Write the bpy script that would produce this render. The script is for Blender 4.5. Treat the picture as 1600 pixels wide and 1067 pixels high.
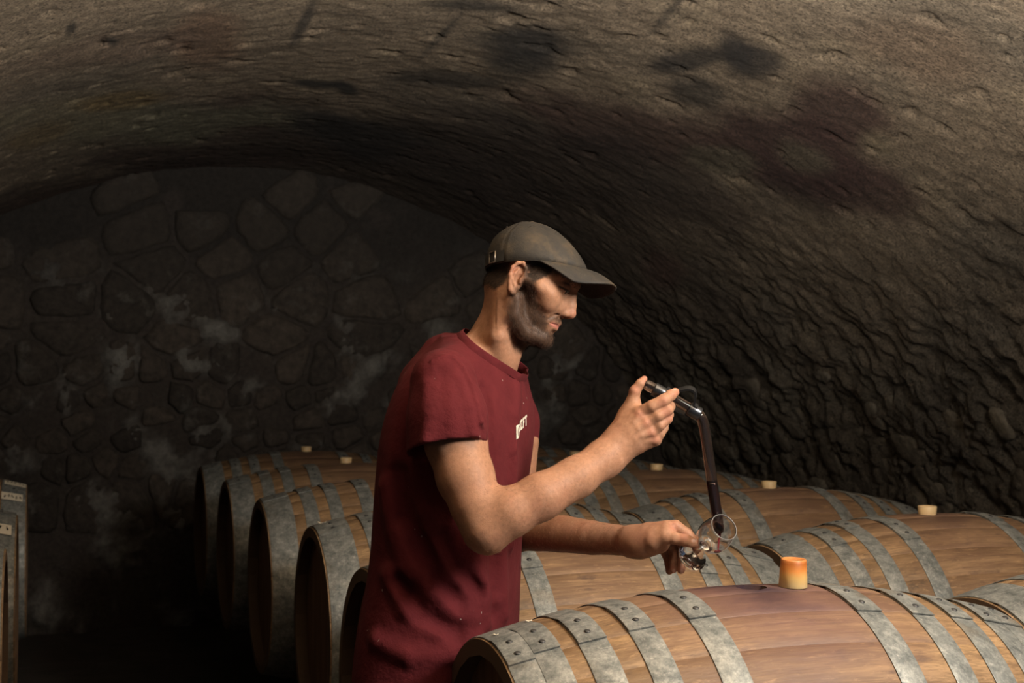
import bpy, bmesh, math, random
import numpy as np
from mathutils import Vector, Matrix

random.seed(7)
rng = np.random.default_rng(11)
for o in list(bpy.data.objects):
    bpy.data.objects.remove(o)
SC = bpy.context.scene
COL = SC.collection
F, PITCH, CZ = 2200.0, 0.0202, 1.42
PI = math.pi

# ------------------------------------------------------------ camera
cam = bpy.data.cameras.new('camera')
camo = bpy.data.objects.new('camera', cam)
COL.objects.link(camo)
camo.location = (0, 0, CZ)
camo.rotation_euler = (PI / 2 + PITCH, 0, 0)
cam.sensor_width = 36
cam.lens = F / 1600 * 36
cam.clip_start = 0.05
cam.dof.use_dof = True
cam.dof.focus_distance = 2.5
cam.dof.aperture_fstop = 9.0
SC.camera = camo

# vault frame: u across the tunnel (along the barrels' axes), d along the tunnel
AX = 0.3179
EU = np.array([math.cos(AX), math.sin(AX), 0.0])
ED = np.array([-math.sin(AX), math.cos(AX), 0.0])


def ud(u, d, z):
    return EU * u + ED * d + np.array([0, 0, z])


# ------------------------------------------------------------ world, lamps, exposure
w = bpy.data.worlds.new('world')
SC.world = w
w.use_nodes = True
w.node_tree.nodes['Background'].inputs[0].default_value = (0.45, 0.62, 0.9, 1)
w.node_tree.nodes['Background'].inputs[1].default_value = 0.1


def area_lamp(name, loc, target, size, power, col, spread=180):
    l = bpy.data.lights.new(name, 'AREA')
    l.shape = 'SQUARE'
    l.size = size
    l.energy = power
    l.color = col
    l.spread = math.radians(spread)
    o = bpy.data.objects.new(name, l)
    COL.objects.link(o)
    o.location = loc
    o.rotation_euler = (Vector(target) - Vector(loc)).to_track_quat('-Z', 'Y').to_euler()
    return o


def point_lamp(name, loc, r, power, col):
    l = bpy.data.lights.new(name, 'POINT')
    l.shadow_soft_size = r
    l.energy = power
    l.color = col
    o = bpy.data.objects.new(name, l)
    COL.objects.link(o)
    o.location = loc
    return o


area_lamp('softbox_lamp', ud(1.69, 0.93, CZ + 0.76), (0.15, 2.6, CZ - 0.10), 0.45, 35, (1.0, 0.92, 0.82), 140)
area_lamp('ceiling_bounce_lamp', ud(0.95, 1.20, CZ + 0.50), ud(1.15, 1.80, CZ + 1.92), 0.3, 245, (1.0, 0.91, 0.79), 152)

SC.view_settings.view_transform = 'Standard'
SC.view_settings.look = 'None'
SC.view_settings.gamma = 1
SC.view_settings.exposure = 0
SC.view_settings.use_curve_mapping = False
SC.cycles.use_denoising = True
SC.cycles.max_bounces = 10
SC.cycles.transmission_bounces = 10


# ------------------------------------------------------------ helpers
def W(px, py, Y):
    """point seen at picture position (px,py), at forward distance Y"""
    a = (px - 800) / F
    b = -(py - 533.5) / F
    s, c = math.sin(PITCH), math.cos(PITCH)
    dy = c - b * s
    dz = s + b * c
    return np.array([a, dy, dz]) * (Y / dy) + np.array([0, 0, CZ])


def proj(P):
    x, y, z = P[..., 0], P[..., 1], P[..., 2] - CZ
    s, c = math.sin(PITCH), math.cos(PITCH)
    d = y * c + z * s
    v = -y * s + z * c
    d = np.where(np.abs(d) < 1e-3, 1e-3, d)
    return 800 + F * x / d, 533.5 - F * v / d, d


def link(o, parent=None):
    COL.objects.link(o)
    if parent is not None:
        o.parent = parent
    return o


def tag(o, label=None, cat=None, group=None, kind=None):
    for k, v in (('label', label), ('category', cat), ('group', group), ('kind', kind)):
        if v:
            o[k] = v
    return o


def empty(name, loc=(0, 0, 0), rz=0.0):
    o = bpy.data.objects.new(name, None)
    o.location = loc
    o.rotation_euler = (0, 0, rz)
    o.empty_display_size = 0.1
    return link(o)


def mesh_np(name, V, faces, mat=None, parent=None, smooth=True, col=None):
    me = bpy.data.meshes.new(name)
    V = np.asarray(V, dtype=np.float32)
    if isinstance(faces, np.ndarray):
        n, k = faces.shape
        me.vertices.add(len(V))
        me.vertices.foreach_set('co', V.ravel())
        me.loops.add(n * k)
        me.loops.foreach_set('vertex_index', faces.astype(np.int32).ravel())
        me.polygons.add(n)
        me.polygons.foreach_set('loop_start', np.arange(0, n * k, k, dtype=np.int32))
        me.update(calc_edges=True)
    else:
        me.from_pydata(V.tolist(), [], faces)
        me.update()
    me.validate()
    if smooth:
        me.polygons.foreach_set('use_smooth', np.ones(len(me.polygons), dtype=bool))
    if col is not None:
        ca = me.color_attributes.new('Col', 'FLOAT_COLOR', 'POINT')
        c4 = np.ones((len(V), 4), dtype=np.float32)
        c4[:, :3] = col
        ca.data.foreach_set('color', c4.ravel())
    if mat is not None:
        me.materials.append(mat)
    o = bpy.data.objects.new(name, me)
    return link(o, parent)


def bm_obj(name, bm, mat=None, parent=None, smooth=True):
    bmesh.ops.recalc_face_normals(bm, faces=bm.faces)
    me = bpy.data.meshes.new(name)
    bm.to_mesh(me)
    bm.free()
    if smooth:
        for p in me.polygons:
            p.use_smooth = True
    if mat is not None:
        me.materials.append(mat)
    return link(bpy.data.objects.new(name, me), parent)


def lathe(prof, n=32, closed=False):
    """(r, z) profile turned round z -> verts, quad faces"""
    V, Fc = [], []
    m = len(prof)
    for j in range(n):
        a = 2 * PI * j / n
        for r, z in prof:
            V.append((r * math.cos(a), r * math.sin(a), z))
    for j in range(n):
        k = (j + 1) % n
        for i in range(m if closed else m - 1):
            i2 = (i + 1) % m
            Fc.append((j * m + i, k * m + i, k * m + i2, j * m + i2))
    return np.array(V), Fc


def tube(path, radii, n=16, cap=True):
    path = [np.array(p, float) for p in path]
    V, Fc = [], []
    m = len(path)
    up = None
    for i, p in enumerate(path):
        t = path[min(i + 1, m - 1)] - path[max(i - 1, 0)]
        t = t / np.linalg.norm(t)
        if up is None:
            up = np.cross(t, [0.1, 1, 0.05])
        up = up - t * np.dot(up, t)
        up /= np.linalg.norm(up)
        s = np.cross(t, up)
        r = radii[i] if hasattr(radii, '__len__') else radii
        for j in range(n):
            a = 2 * PI * j / n
            V.append(p + r * (math.cos(a) * up + math.sin(a) * s))
    for i in range(m - 1):
        for j in range(n):
            k = (j + 1) % n
            Fc.append((i * n + j, i * n + k, (i + 1) * n + k, (i + 1) * n + j))
    if cap:
        Fc.append(tuple(range(n - 1, -1, -1)))
        Fc.append(tuple((m - 1) * n + j for j in range(n)))
    return V, Fc


def smooth_path(pts, n=6):
    """Catmull-Rom through pts"""
    pts = [np.array(p, float) for p in pts]
    out = []
    for i in range(len(pts) - 1):
        p0, p1, p2, p3 = pts[max(i - 1, 0)], pts[i], pts[i + 1], pts[min(i + 2, len(pts) - 1)]
        for k in range(n):
            t = k / n
            out.append(0.5 * (2 * p1 + (p2 - p0) * t + (2 * p0 - 5 * p1 + 4 * p2 - p3) * t * t + (3 * p1 - p0 - 3 * p2 + p3) * t ** 3))
    out.append(pts[-1])
    return out


# ---- numpy noise
def _hash(ix, iy, iz, seed):
    h = (ix * 374761393 + iy * 668265263 + iz * 2147483647 + seed * 974711) & 0xFFFFFFFF
    h = ((h ^ (h >> 13)) * 1274126177) & 0xFFFFFFFF
    h = h ^ (h >> 16)
    return (h & 0xFFFF).astype(np.float32) / 65535.0


def vnoise(P, scale, seed=0):
    q = np.asarray(P, dtype=np.float64) * scale + 1000.0
    i = np.floor(q).astype(np.int64)
    f = (q - i).astype(np.float32)
    f = f * f * (3 - 2 * f)
    r = 0
    for dx in (0, 1):
        wx = f[:, 0] if dx else 1 - f[:, 0]
        for dy in (0, 1):
            wy = f[:, 1] if dy else 1 - f[:, 1]
            for dz in (0, 1):
                wz = f[:, 2] if dz else 1 - f[:, 2]
                r = r + wx * wy * wz * _hash(i[:, 0] + dx, i[:, 1] + dy, i[:, 2] + dz, seed)
    return r


def fbm(P, scale, octv=4, seed=0, gain=0.5):
    a, s, n = 1.0, 0.0, 0.0
    for k in range(octv):
        s = s + a * (vnoise(P, scale * 2.03 ** k, seed + 17 * k) - 0.5)
        n += a
        a *= gain
    return s / n * 2


def worley(P, scale, seed=0):
    q = np.asarray(P, dtype=np.float64) * scale + 1000.0
    i = np.floor(q).astype(np.int64)
    f = (q - i).astype(np.float32)
    f1 = np.full(len(q), 9.0, dtype=np.float32)
    f2 = f1.copy()
    for dx in (-1, 0, 1):
        for dy in (-1, 0, 1):
            for dz in (-1, 0, 1):
                a, b, c = i[:, 0] + dx, i[:, 1] + dy, i[:, 2] + dz
                px = dx + _hash(a, b, c, seed) - f[:, 0]
                py = dy + _hash(a, b, c, seed + 1) - f[:, 1]
                pz = dz + _hash(a, b, c, seed + 2) - f[:, 2]
                d = np.sqrt(px * px + py * py + pz * pz)
                f2 = np.minimum(f2, np.maximum(f1, d))
                f1 = np.minimum(f1, d)
    return f1, f2


# ---- implicit surfaces
class Field:
    def __init__(s, lo, hi, h):
        s.h = h
        s.lo = np.array(lo, float)
        s.n = np.ceil((np.array(hi) - s.lo) / h).astype(int) + 1
        s.f = np.full(tuple(s.n), 0.2, dtype=np.float32)

    def _box(s, lo, hi, m):
        a = np.clip(np.floor((np.array(lo) - m - s.lo) / s.h).astype(int), 0, s.n)
        b = np.clip(np.ceil((np.array(hi) + m - s.lo) / s.h).astype(int) + 1, 0, s.n)
        if np.any(b - a < 1):
            return None
        sl = tuple(slice(a[i], b[i]) for i in range(3))
        g = [(s.lo[i] + s.h * np.arange(a[i], b[i])).astype(np.float32) for i in range(3)]
        return sl, g[0][:, None, None], g[1][None, :, None], g[2][None, None, :]

    def _put(s, sl, d, k, op):
        a = s.f[sl]
        if op == 'add':
            hh = np.clip(0.5 + 0.5 * (a - d) / k, 0, 1)
            s.f[sl] = a + (d - a) * hh - k * hh * (1 - hh)
        else:  # carve
            d = -d
            hh = np.clip(0.5 - 0.5 * (a - d) / k, 0, 1)
            s.f[sl] = a + (d - a) * hh + k * hh * (1 - hh)

    def cone(s, a, b, ra, rb, k=0.006, op='add'):
        a, b = np.array(a, float), np.array(b, float)
        r = max(ra, rb)
        bx = s._box(np.minimum(a, b) - r, np.maximum(a, b) + r, k + 3 * s.h)
        if bx is None:
            return
        sl, x, y, z = bx
        ba = (b - a).astype(np.float32)
        L2 = float(ba @ ba) + 1e-12
        t = np.clip(((x - a[0]) * ba[0] + (y - a[1]) * ba[1] + (z - a[2]) * ba[2]) / L2, 0, 1)
        d = np.sqrt((x - a[0] - t * ba[0]) ** 2 + (y - a[1] - t * ba[1]) ** 2 + (z - a[2] - t * ba[2]) ** 2) - (ra + (rb - ra) * t)
        s._put(sl, d.astype(np.float32), k, op)

    def chain(s, pts, radii, k=0.006, op='add', kj=0.003):
        """a tapering bent limb: its pieces joined almost hard, then blended in as one"""
        P = np.array([np.array(q, float) for q in pts])
        R = np.array(radii, float)
        bx = s._box((P - R[:, None]).min(0), (P + R[:, None]).max(0), k + 3 * s.h)
        if bx is None:
            return
        sl, x, y, z = bx
        D = None
        for i in range(len(P) - 1):
            a, ba = P[i], (P[i + 1] - P[i])
            L2 = float(ba @ ba) + 1e-12
            t = np.clip(((x - a[0]) * np.float32(ba[0]) + (y - a[1]) * np.float32(ba[1]) + (z - a[2]) * np.float32(ba[2])) / np.float32(L2), 0, 1)
            d = np.sqrt((x - a[0] - t * ba[0]) ** 2 + (y - a[1] - t * ba[1]) ** 2 + (z - a[2] - t * ba[2]) ** 2) - (R[i] + (R[i + 1] - R[i]) * t)
            d = d.astype(np.float32)
            if D is None:
                D = d
            else:
                hh = np.clip(0.5 + 0.5 * (D - d) / kj, 0, 1)
                D = D + (d - D) * hh - kj * hh * (1 - hh)
        s._put(sl, D.astype(np.float32), k, op)

    def ell(s, c, axes, r, k=0.006, op='add'):
        c = np.array(c, float)
        A = np.array(axes, float)
        r = np.array(r, float)
        ext = np.sqrt(((A * r[:, None]) ** 2).sum(0))
        bx = s._box(c - ext, c + ext, k + 3 * s.h)
        if bx is None:
            return
        sl, x, y, z = bx
        k0 = 0
        k1 = 0
        for i in range(3):
            q = ((x - c[0]) * A[i, 0] + (y - c[1]) * A[i, 1] + (z - c[2]) * A[i, 2]) / r[i]
            k0 = k0 + q * q
            k1 = k1 + (q / r[i]) ** 2
        k0, k1 = np.sqrt(k0), np.sqrt(k1) + 1e-9
        s._put(sl, (k0 * (k0 - 1) / k1).astype(np.float32), k, op)

    def func(s, lo, hi, fn, k=0.006, op='add'):
        bx = s._box(lo, hi, k + 3 * s.h)
        sl, x, y, z = bx
        s._put(sl, fn(x, y, z).astype(np.float32), k, op)

    def mesh(s):
        f = s.f
        ins = f < 0
        nx, ny, nz = f.shape
        cnt = np.zeros((nx - 1, ny - 1, nz - 1), dtype=np.uint8)
        for i in (0, 1):
            for j in (0, 1):
                for k in (0, 1):
                    cnt += ins[i:nx - 1 + i, j:ny - 1 + j, k:nz - 1 + k]
        ci, cj, ck = np.nonzero((cnt > 0) & (cnt < 8))
        del cnt
        dims = (nx - 1, ny - 1, nz - 1)
        flat = np.ravel_multi_index((ci, cj, ck), dims)
        pos = np.zeros((len(ci), 3), dtype=np.float32)
        num = np.zeros(len(ci), dtype=np.float32)
        cor = [(i, j, k) for i in (0, 1) for j in (0, 1) for k in (0, 1)]
        for a in cor:
            for ax in range(3):
                if a[ax]:
                    continue
                b = list(a)
                b[ax] = 1
                fa = f[ci + a[0], cj + a[1], ck + a[2]]
                fb = f[ci + b[0], cj + b[1], ck + b[2]]
                m = (fa < 0) != (fb < 0)
                t = np.where(m, fa / np.where(fa == fb, 1, fa - fb), 0)
                for q in range(3):
                    v = t if q == ax else float(a[q])
                    pos[:, q] += np.where(m, v, 0)
                num += m
        V = (pos / num[:, None] + np.stack([ci, cj, ck], 1)) * s.h + s.lo
        faces = []
        for ax in range(3):
            o1, o2 = [(1, 2), (2, 0), (0, 1)][ax]
            sa = [slice(None)] * 3
            sb = [slice(None)] * 3
            sa[ax] = slice(0, -1)
            sb[ax] = slice(1, None)
            A, B = ins[tuple(sa)], ins[tuple(sb)]
            e = np.stack(np.nonzero(A != B), 1)
            e = e[(e[:, o1] > 0) & (e[:, o2] > 0) & (e[:, o1] < f.shape[o1] - 1) & (e[:, o2] < f.shape[o2] - 1)]
            q = []
            for d1, d2 in ((1, 1), (0, 1), (0, 0), (1, 0)):
                c = e.copy()
                c[:, o1] -= d1
                c[:, o2] -= d2
                q.append(np.searchsorted(flat, np.ravel_multi_index(c.T, dims)))
            q = np.stack(q, 1)
            inside = ins[e[:, 0], e[:, 1], e[:, 2]]
            q[~inside] = q[~inside][:, ::-1]
            faces.append(q)
        return V, np.concatenate(faces)


# ---- materials
def mat_new(name, color=(0.5, 0.5, 0.5), rough=0.6, metal=0.0, **kw):
    m = bpy.data.materials.new(name)
    m.use_nodes = True
    b = m.node_tree.nodes['Principled BSDF']
    b.inputs['Base Color'].default_value = (*color, 1)
    b.inputs['Roughness'].default_value = rough
    b.inputs['Metallic'].default_value = metal
    for k, v in kw.items():
        b.inputs[k].default_value = v
    return m


class NT:
    """small node-graph builder"""
    def __init__(s, m):
        s.m, s.t = m, m.node_tree
        s.b = s.t.nodes['Principled BSDF']

    def n(s, kind, **kw):
        x = s.t.nodes.new(kind)
        for k, v in kw.items():
            if k in x.inputs:
                s.put(x.inputs[k], v)
            else:
                setattr(x, k, v)
        return x

    def put(s, sock, v):
        if isinstance(v, bpy.types.NodeSocket):
            s.t.links.new(v, sock)
        else:
            sock.default_value = v

    def noise(s, vec, scale, detail=4, rough=0.55):
        x = s.n('ShaderNodeTexNoise', Scale=scale, Detail=detail, Roughness=rough)
        s.put(x.inputs['Vector'], vec)
        return x.outputs['Fac']

    def ramp(s, fac, stops):
        x = s.n('ShaderNodeValToRGB')
        e = x.color_ramp.elements
        while len(e) < len(stops):
            e.new(0.5)
        for i, (p, c) in enumerate(stops):
            e[i].position = p
            e[i].color = (*c, 1) if hasattr(c, '__len__') else (c, c, c, 1)
        s.put(x.inputs[0], fac)
        return x.outputs[0]

    def mix(s, fac, a, b, mode='MIX'):
        x = s.n('ShaderNodeMix', data_type='RGBA', blend_type=mode)
        s.put(x.inputs[0], fac)
        for sock, v in ((x.inputs[6], a), (x.inputs[7], b)):
            s.put(sock, (*v, 1) if isinstance(v, tuple) and len(v) == 3 else v)
        return x.outputs[2]

    def math(s, op, a, b=0.0, clamp=False):
        x = s.n('ShaderNodeMath', operation=op, use_clamp=clamp)
        s.put(x.inputs[0], a)
        s.put(x.inputs[1], b)
        return x.outputs[0]

    def map(s, vec, scale=(1, 1, 1), loc=(0, 0, 0)):
        x = s.n('ShaderNodeMapping')
        s.put(x.inputs['Vector'], vec)
        x.inputs['Scale'].default_value = scale
        s.put(x.inputs['Location'], loc)
        return x.outputs[0]

    def coord(s, which='Object'):
        return s.n('ShaderNodeTexCoord').outputs[which]

    def pos(s):
        return s.n('ShaderNodeNewGeometry').outputs['Position']

    def oattr(s, name):
        return s.n('ShaderNodeAttribute', attribute_type='OBJECT', attribute_name=name).outputs['Fac']

    def rnd(s):
        return s.n('ShaderNodeObjectInfo').outputs['Random']

    def vcol(s, name='Col'):
        return s.n('ShaderNodeAttribute', attribute_type='GEOMETRY', attribute_name=name).outputs['Color']

    def bump(s, h, strength=0.5, dist=0.01, nrm=None):
        x = s.n('ShaderNodeBump', Strength=strength, Distance=dist)
        s.put(x.inputs['Height'], h)
        if nrm is not None:
            s.put(x.inputs['Normal'], nrm)
        return x.outputs[0]

    def out(s, **kw):
        for k, v in kw.items():
            s.put(s.b.inputs[k.replace('_', ' ')], v)
        return s.m


def make_wood(name, light, dark, purple):
    t = NT(mat_new(name, rough=0.62))
    v = t.coord()
    r = t.rnd()
    off = t.n('ShaderNodeCombineXYZ', X=t.math('MULTIPLY', r, 37.0), Y=t.math('MULTIPLY', r, 11.0)).outputs[0]
    vv = t.n('ShaderNodeVectorMath', operation='ADD')
    t.put(vv.inputs[0], v)
    t.put(vv.inputs[1], off)
    vv = vv.outputs[0]
    g = t.noise(t.map(vv, (3, 60, 60)), 1.0, 6, 0.65)
    g2 = t.noise(t.map(vv, (14, 260, 260)), 1.0, 4, 0.6)
    big = t.noise(t.map(vv, (2.2, 5, 5)), 1.6, 5, 0.6)
    c = t.ramp(g, [(0.34, tuple(x * 0.8 for x in dark)), (0.50, tuple((x + y) / 2 for x, y in zip(dark, light))), (0.66, light)])
    c = t.mix(t.math('MULTIPLY', t.ramp(g2, [(0.40, 1.0), (0.56, 0.0)]), 0.5), c, tuple(x * 0.45 for x in dark))
    c = t.mix(t.ramp(big, [(0.40, 0.75), (0.58, 0.0)]), c, tuple(x * 0.62 for x in dark))
    tone = t.math('ADD', t.math('MULTIPLY', r, 0.10), 0.95)
    c = t.mix(1.0, c, t.n('ShaderNodeCombineXYZ', X=tone, Y=tone, Z=tone).outputs[0], 'MULTIPLY')
    # scuffs, pale scratches
    sc = t.noise(t.map(vv, (9, 40, 40)), 3.0, 8, 0.75)
    c = t.mix(t.math('MULTIPLY', t.ramp(sc, [(0.56, 0.0), (0.68, 1.0)]), 0.55), c, tuple(min(1, x * 1.5) for x in light))
    dk = t.noise(t.map(vv, (12, 26, 26), (3, 1, 2)), 1.0, 5, 0.7)
    c = t.mix(t.math('MULTIPLY', t.ramp(dk, [(0.57, 0.0), (0.68, 1.0)]), 0.6), c, (0.05, 0.035, 0.025))
    # old wine round the bung: distance along the barrel and round it
    xyz = t.n('ShaderNodeSeparateXYZ')
    t.put(xyz.inputs[0], v)
    x2 = t.math('POWER', t.math('MULTIPLY', xyz.outputs[0], 0.85), 2.0)
    ang = t.math('SUBTRACT', t.oattr('ang'), t.math('MULTIPLY', xyz.outputs[1], 2.85))
    a2 = t.math('POWER', t.math('MULTIPLY', ang, 0.20), 2.0)
    dist = t.math('SQRT', t.math('ADD', x2, a2))
    wn = t.noise(t.map(vv, (9, 16, 16)), 1.0, 5, 0.65)
    dist = t.math('ADD', dist, t.math('MULTIPLY', t.math('SUBTRACT', wn, 0.5), 0.16))
    st = t.math('MULTIPLY', t.ramp(dist, [(0.06, 0.85), (0.27, 0.0)]), t.oattr('wine'))
    c = t.mix(st, c, purple)
    st2 = t.math('MULTIPLY', t.ramp(dist, [(0.0, 1.0), (0.075, 0.0)]), t.oattr('wine'))
    c = t.mix(st2, c, (0.028, 0.013, 0.02))
    nrm = t.bump(g2, 0.35, 0.002)
    nrm = t.bump(sc, 0.25, 0.003, nrm)
    return t.out(Base_Color=c, Normal=nrm, Roughness=t.ramp(big, [(0.3, 0.5), (0.7, 0.72)]))


M = {}
M['wood'] = make_wood('oak_stave', (0.345, 0.216, 0.106), (0.215, 0.123, 0.058), (0.115, 0.056, 0.052))


def make_hoop():
    t = NT(mat_new('galvanised_hoop', rough=0.5, metal=0.35))
    v = t.pos()
    n1 = t.noise(v, 34, 7, 0.78)
    n2 = t.noise(v, 150, 4, 0.7)
    n3 = t.noise(v, 9, 3, 0.5)
    c = t.ramp(n1, [(0.34, (0.085, 0.093, 0.09)), (0.5, (0.215, 0.225, 0.21)), (0.66, (0.38, 0.38, 0.345))])
    c = t.mix(t.math('MULTIPLY', t.ramp(n2, [(0.4, 0.0), (0.7, 1.0)]), 0.5), c, (0.10, 0.105, 0.105))
    c = t.mix(t.math('MULTIPLY', t.ramp(t.noise(v, 80, 6, 0.7), [(0.58, 0.0), (0.66, 1.0)]), 0.35), c, (0.55, 0.53, 0.47))
    c = t.mix(t.math('MULTIPLY', t.ramp(n3, [(0.58, 0.0), (0.75, 1.0)]), 0.45), c, (0.20, 0.14, 0.075))
    return t.out(Base_Color=c, Roughness=t.ramp(n1, [(0.3, 0.62), (0.8, 0.4)]), Normal=t.bump(n2, 0.3, 0.002))


M['hoop'] = make_hoop()
M['rivet'] = mat_new('dark_rivet', (0.06, 0.06, 0.06), 0.5, 0.6)
M['head'] = NT(mat_new('barrel_head_wood', rough=0.7))
_h = M['head']
M['head'] = _h.out(Base_Color=_h.ramp(_h.noise(_h.map(_h.coord(), (30, 30, 3)), 1.5, 5), [(0.3, (0.10, 0.05, 0.025)), (0.7, (0.19, 0.10, 0.05))]),
                   Normal=_h.bump(_h.noise(_h.map(_h.coord(), (90, 90, 4)), 1.5, 4), 0.3, 0.002))
M['chime'] = mat_new('shaded_chime', (0.10, 0.060, 0.033), 0.8)  # shade at stave ends and inner faces, painted as a darker wood
M['beam'] = mat_new('dark_timber', (0.09, 0.055, 0.03), 0.8)
M['paper'] = mat_new('paper', (0.62, 0.55, 0.42), 0.8)
M['ink'] = mat_new('black_ink', (0.02, 0.018, 0.016), 0.7)

# ============================================================ the setting
U0, Z0, RV = 1.08, CZ - 1.63, 2.80
DEND = 8.1


def sstep(a, b, x):
    t = np.clip((x - a) / (b - a), 0, 1)
    return t * t * (3 - 2 * t)


def vault_surface(th, d):
    """position on the rough vault for angle th (0 = right springing) and depth d, plus the rock weight"""
    n = np.stack([np.cos(th), np.sin(th)], 1)
    flat = np.stack([U0 + RV * n[:, 0], d, Z0 + RV * n[:, 1]], 1)
    zz = flat[:, 2] - CZ
    rockR = sstep(0.75, -0.25, zz + 0.22 * fbm(flat, 1.1, 2, 3)) * (th < PI / 2)
    rockL = sstep(0.35, -0.3, zz) * (th >= PI / 2)
    rock = rockR + rockL
    ani = flat * np.array([1.0, 0.35, 1.0])
    disp = 0.040 * fbm(flat, 0.9, 3, 1) + 0.010 * fbm(ani, 4.0, 3, 5) + 0.007 * fbm(flat, 11, 4, 9, 0.6)
    f1, f2 = worley(flat * np.array([1, 1, 1.0]), 3.6, 21)
    g1, g2 = worley(flat, 8.5, 31)
    warp = flat + 0.05 * np.stack([fbm(flat, 5, 3, 80), fbm(flat, 5, 3, 81), fbm(flat, 5, 3, 82)], 1)
    f1, f2 = worley(warp, 3.6, 21)
    g1, g2 = worley(warp, 9.5, 31)
    rg = 1 - 2 * np.abs(fbm(flat, 6, 4, 83))
    disp += rock * (0.045 * (0.5 - f1) + 0.022 * np.minimum(g2 - g1, 0.4) + 0.046 * fbm(flat, 8, 3, 13, 0.6) + 0.034 * fbm(flat, 22, 4, 14, 0.62) - 0.02 * rg)
    pit = vnoise(flat, 14, 77)
    disp -= 0.012 * sstep(0.80, 0.9, pit) * (1 - rock)
    disp += 0.006 * (vnoise(flat, 48, 41) - 0.5) + 0.006 * rock * (vnoise(flat, 38, 43) - 0.5)
    r = RV - disp
    u = U0 + r * n[:, 0]
    z = Z0 + r * n[:, 1]
    return np.stack([u, d, z], 1), rock


def ud_np(P):
    return P[:, :1] * EU + P[:, 1:2] * ED + np.array([0, 0, 1.0]) * P[:, 2:3]


def blot(px, py, P, cx, cy, rx, ry, rot=0, seed=0, soft=0.5):
    c, s = math.cos(rot), math.sin(rot)
    x, y = px - cx, py - cy
    a, b = (x * c + y * s) / rx, (-x * s + y * c) / ry
    q = np.sqrt(a * a + b * b) + 0.75 * fbm(P, 3.2, 4, 200 + seed)
    return sstep(1.0 + soft, 1.0 - soft, q)


def lerp(c, m, col, amt=1.0):
    m = (m * amt)[:, None]
    return c * (1 - m) + np.array(col) * m


M_vault = NT(mat_new('old_plaster_and_rock', rough=0.92))
_t = M_vault
_p = _t.pos()
_g = _t.noise(_p, 110, 5, 0.75)
_g2 = _t.noise(_p, 28, 5, 0.65)
_spk = _t.ramp(_g, [(0.36, 0.22), (0.47, 0.9), (0.53, 1.1), (0.66, 1.6)])
_c = _t.mix(1.0, _t.vcol(), _spk, 'MULTIPLY')
_c = _t.mix(1.0, _c, _t.ramp(_g2, [(0.3, 0.72), (0.65, 1.15)]), 'MULTIPLY')
_n = _t.bump(_g2, 0.7, 0.014)
_n = _t.bump(_g, 1.0, 0.02, _n)
_pit = _t.ramp(_t.noise(_p, 42, 4, 0.75), [(0.28, 0.3), (0.36, 1.0)])
_c = _t.mix(1.0, _c, _pit, 'MULTIPLY')
M['vault'] = _t.out(Base_Color=_c, Normal=_n)

dv = np.concatenate([np.arange(-1.6, 2.3, 0.09), np.arange(2.3, DEND + 0.08, 0.0135)])
th0 = math.asin(-Z0 / RV) if Z0 < 0 else 0.0
tv = np.linspace(th0, PI - th0, 600)
TT, DD = np.meshgrid(tv, dv, indexing='ij')
SV, rockw = vault_surface(TT.ravel(), DD.ravel())
PW = ud_np(SV)
px, py, dep = proj(PW)
px = np.where(DD.ravel() > 0.5, px, -9999)
nb = fbm(SV, 1.6, 4, 60)
nb2 = fbm(SV, 5.0, 4, 61)
vc = np.tile(np.array([0.335, 0.260, 0.182]), (len(SV), 1))
vc = lerp(vc, sstep(0.0, 0.5, nb), (0.240, 0.198, 0.145), 0.8)
vc = lerp(vc, sstep(0.05, 0.6, -nb2), (0.42, 0.335, 0.225), 0.6)
vc = lerp(vc, rockw, (0.150, 0.127, 0.095), 0.85)
vc = lerp(vc, rockw * sstep(0.0, 0.45, nb2), (0.245, 0.215, 0.165), 0.8)
vc = lerp(vc, rockw * sstep(0.1, 0.5, nb), (0.085, 0.062, 0.045), 0.7)
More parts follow.
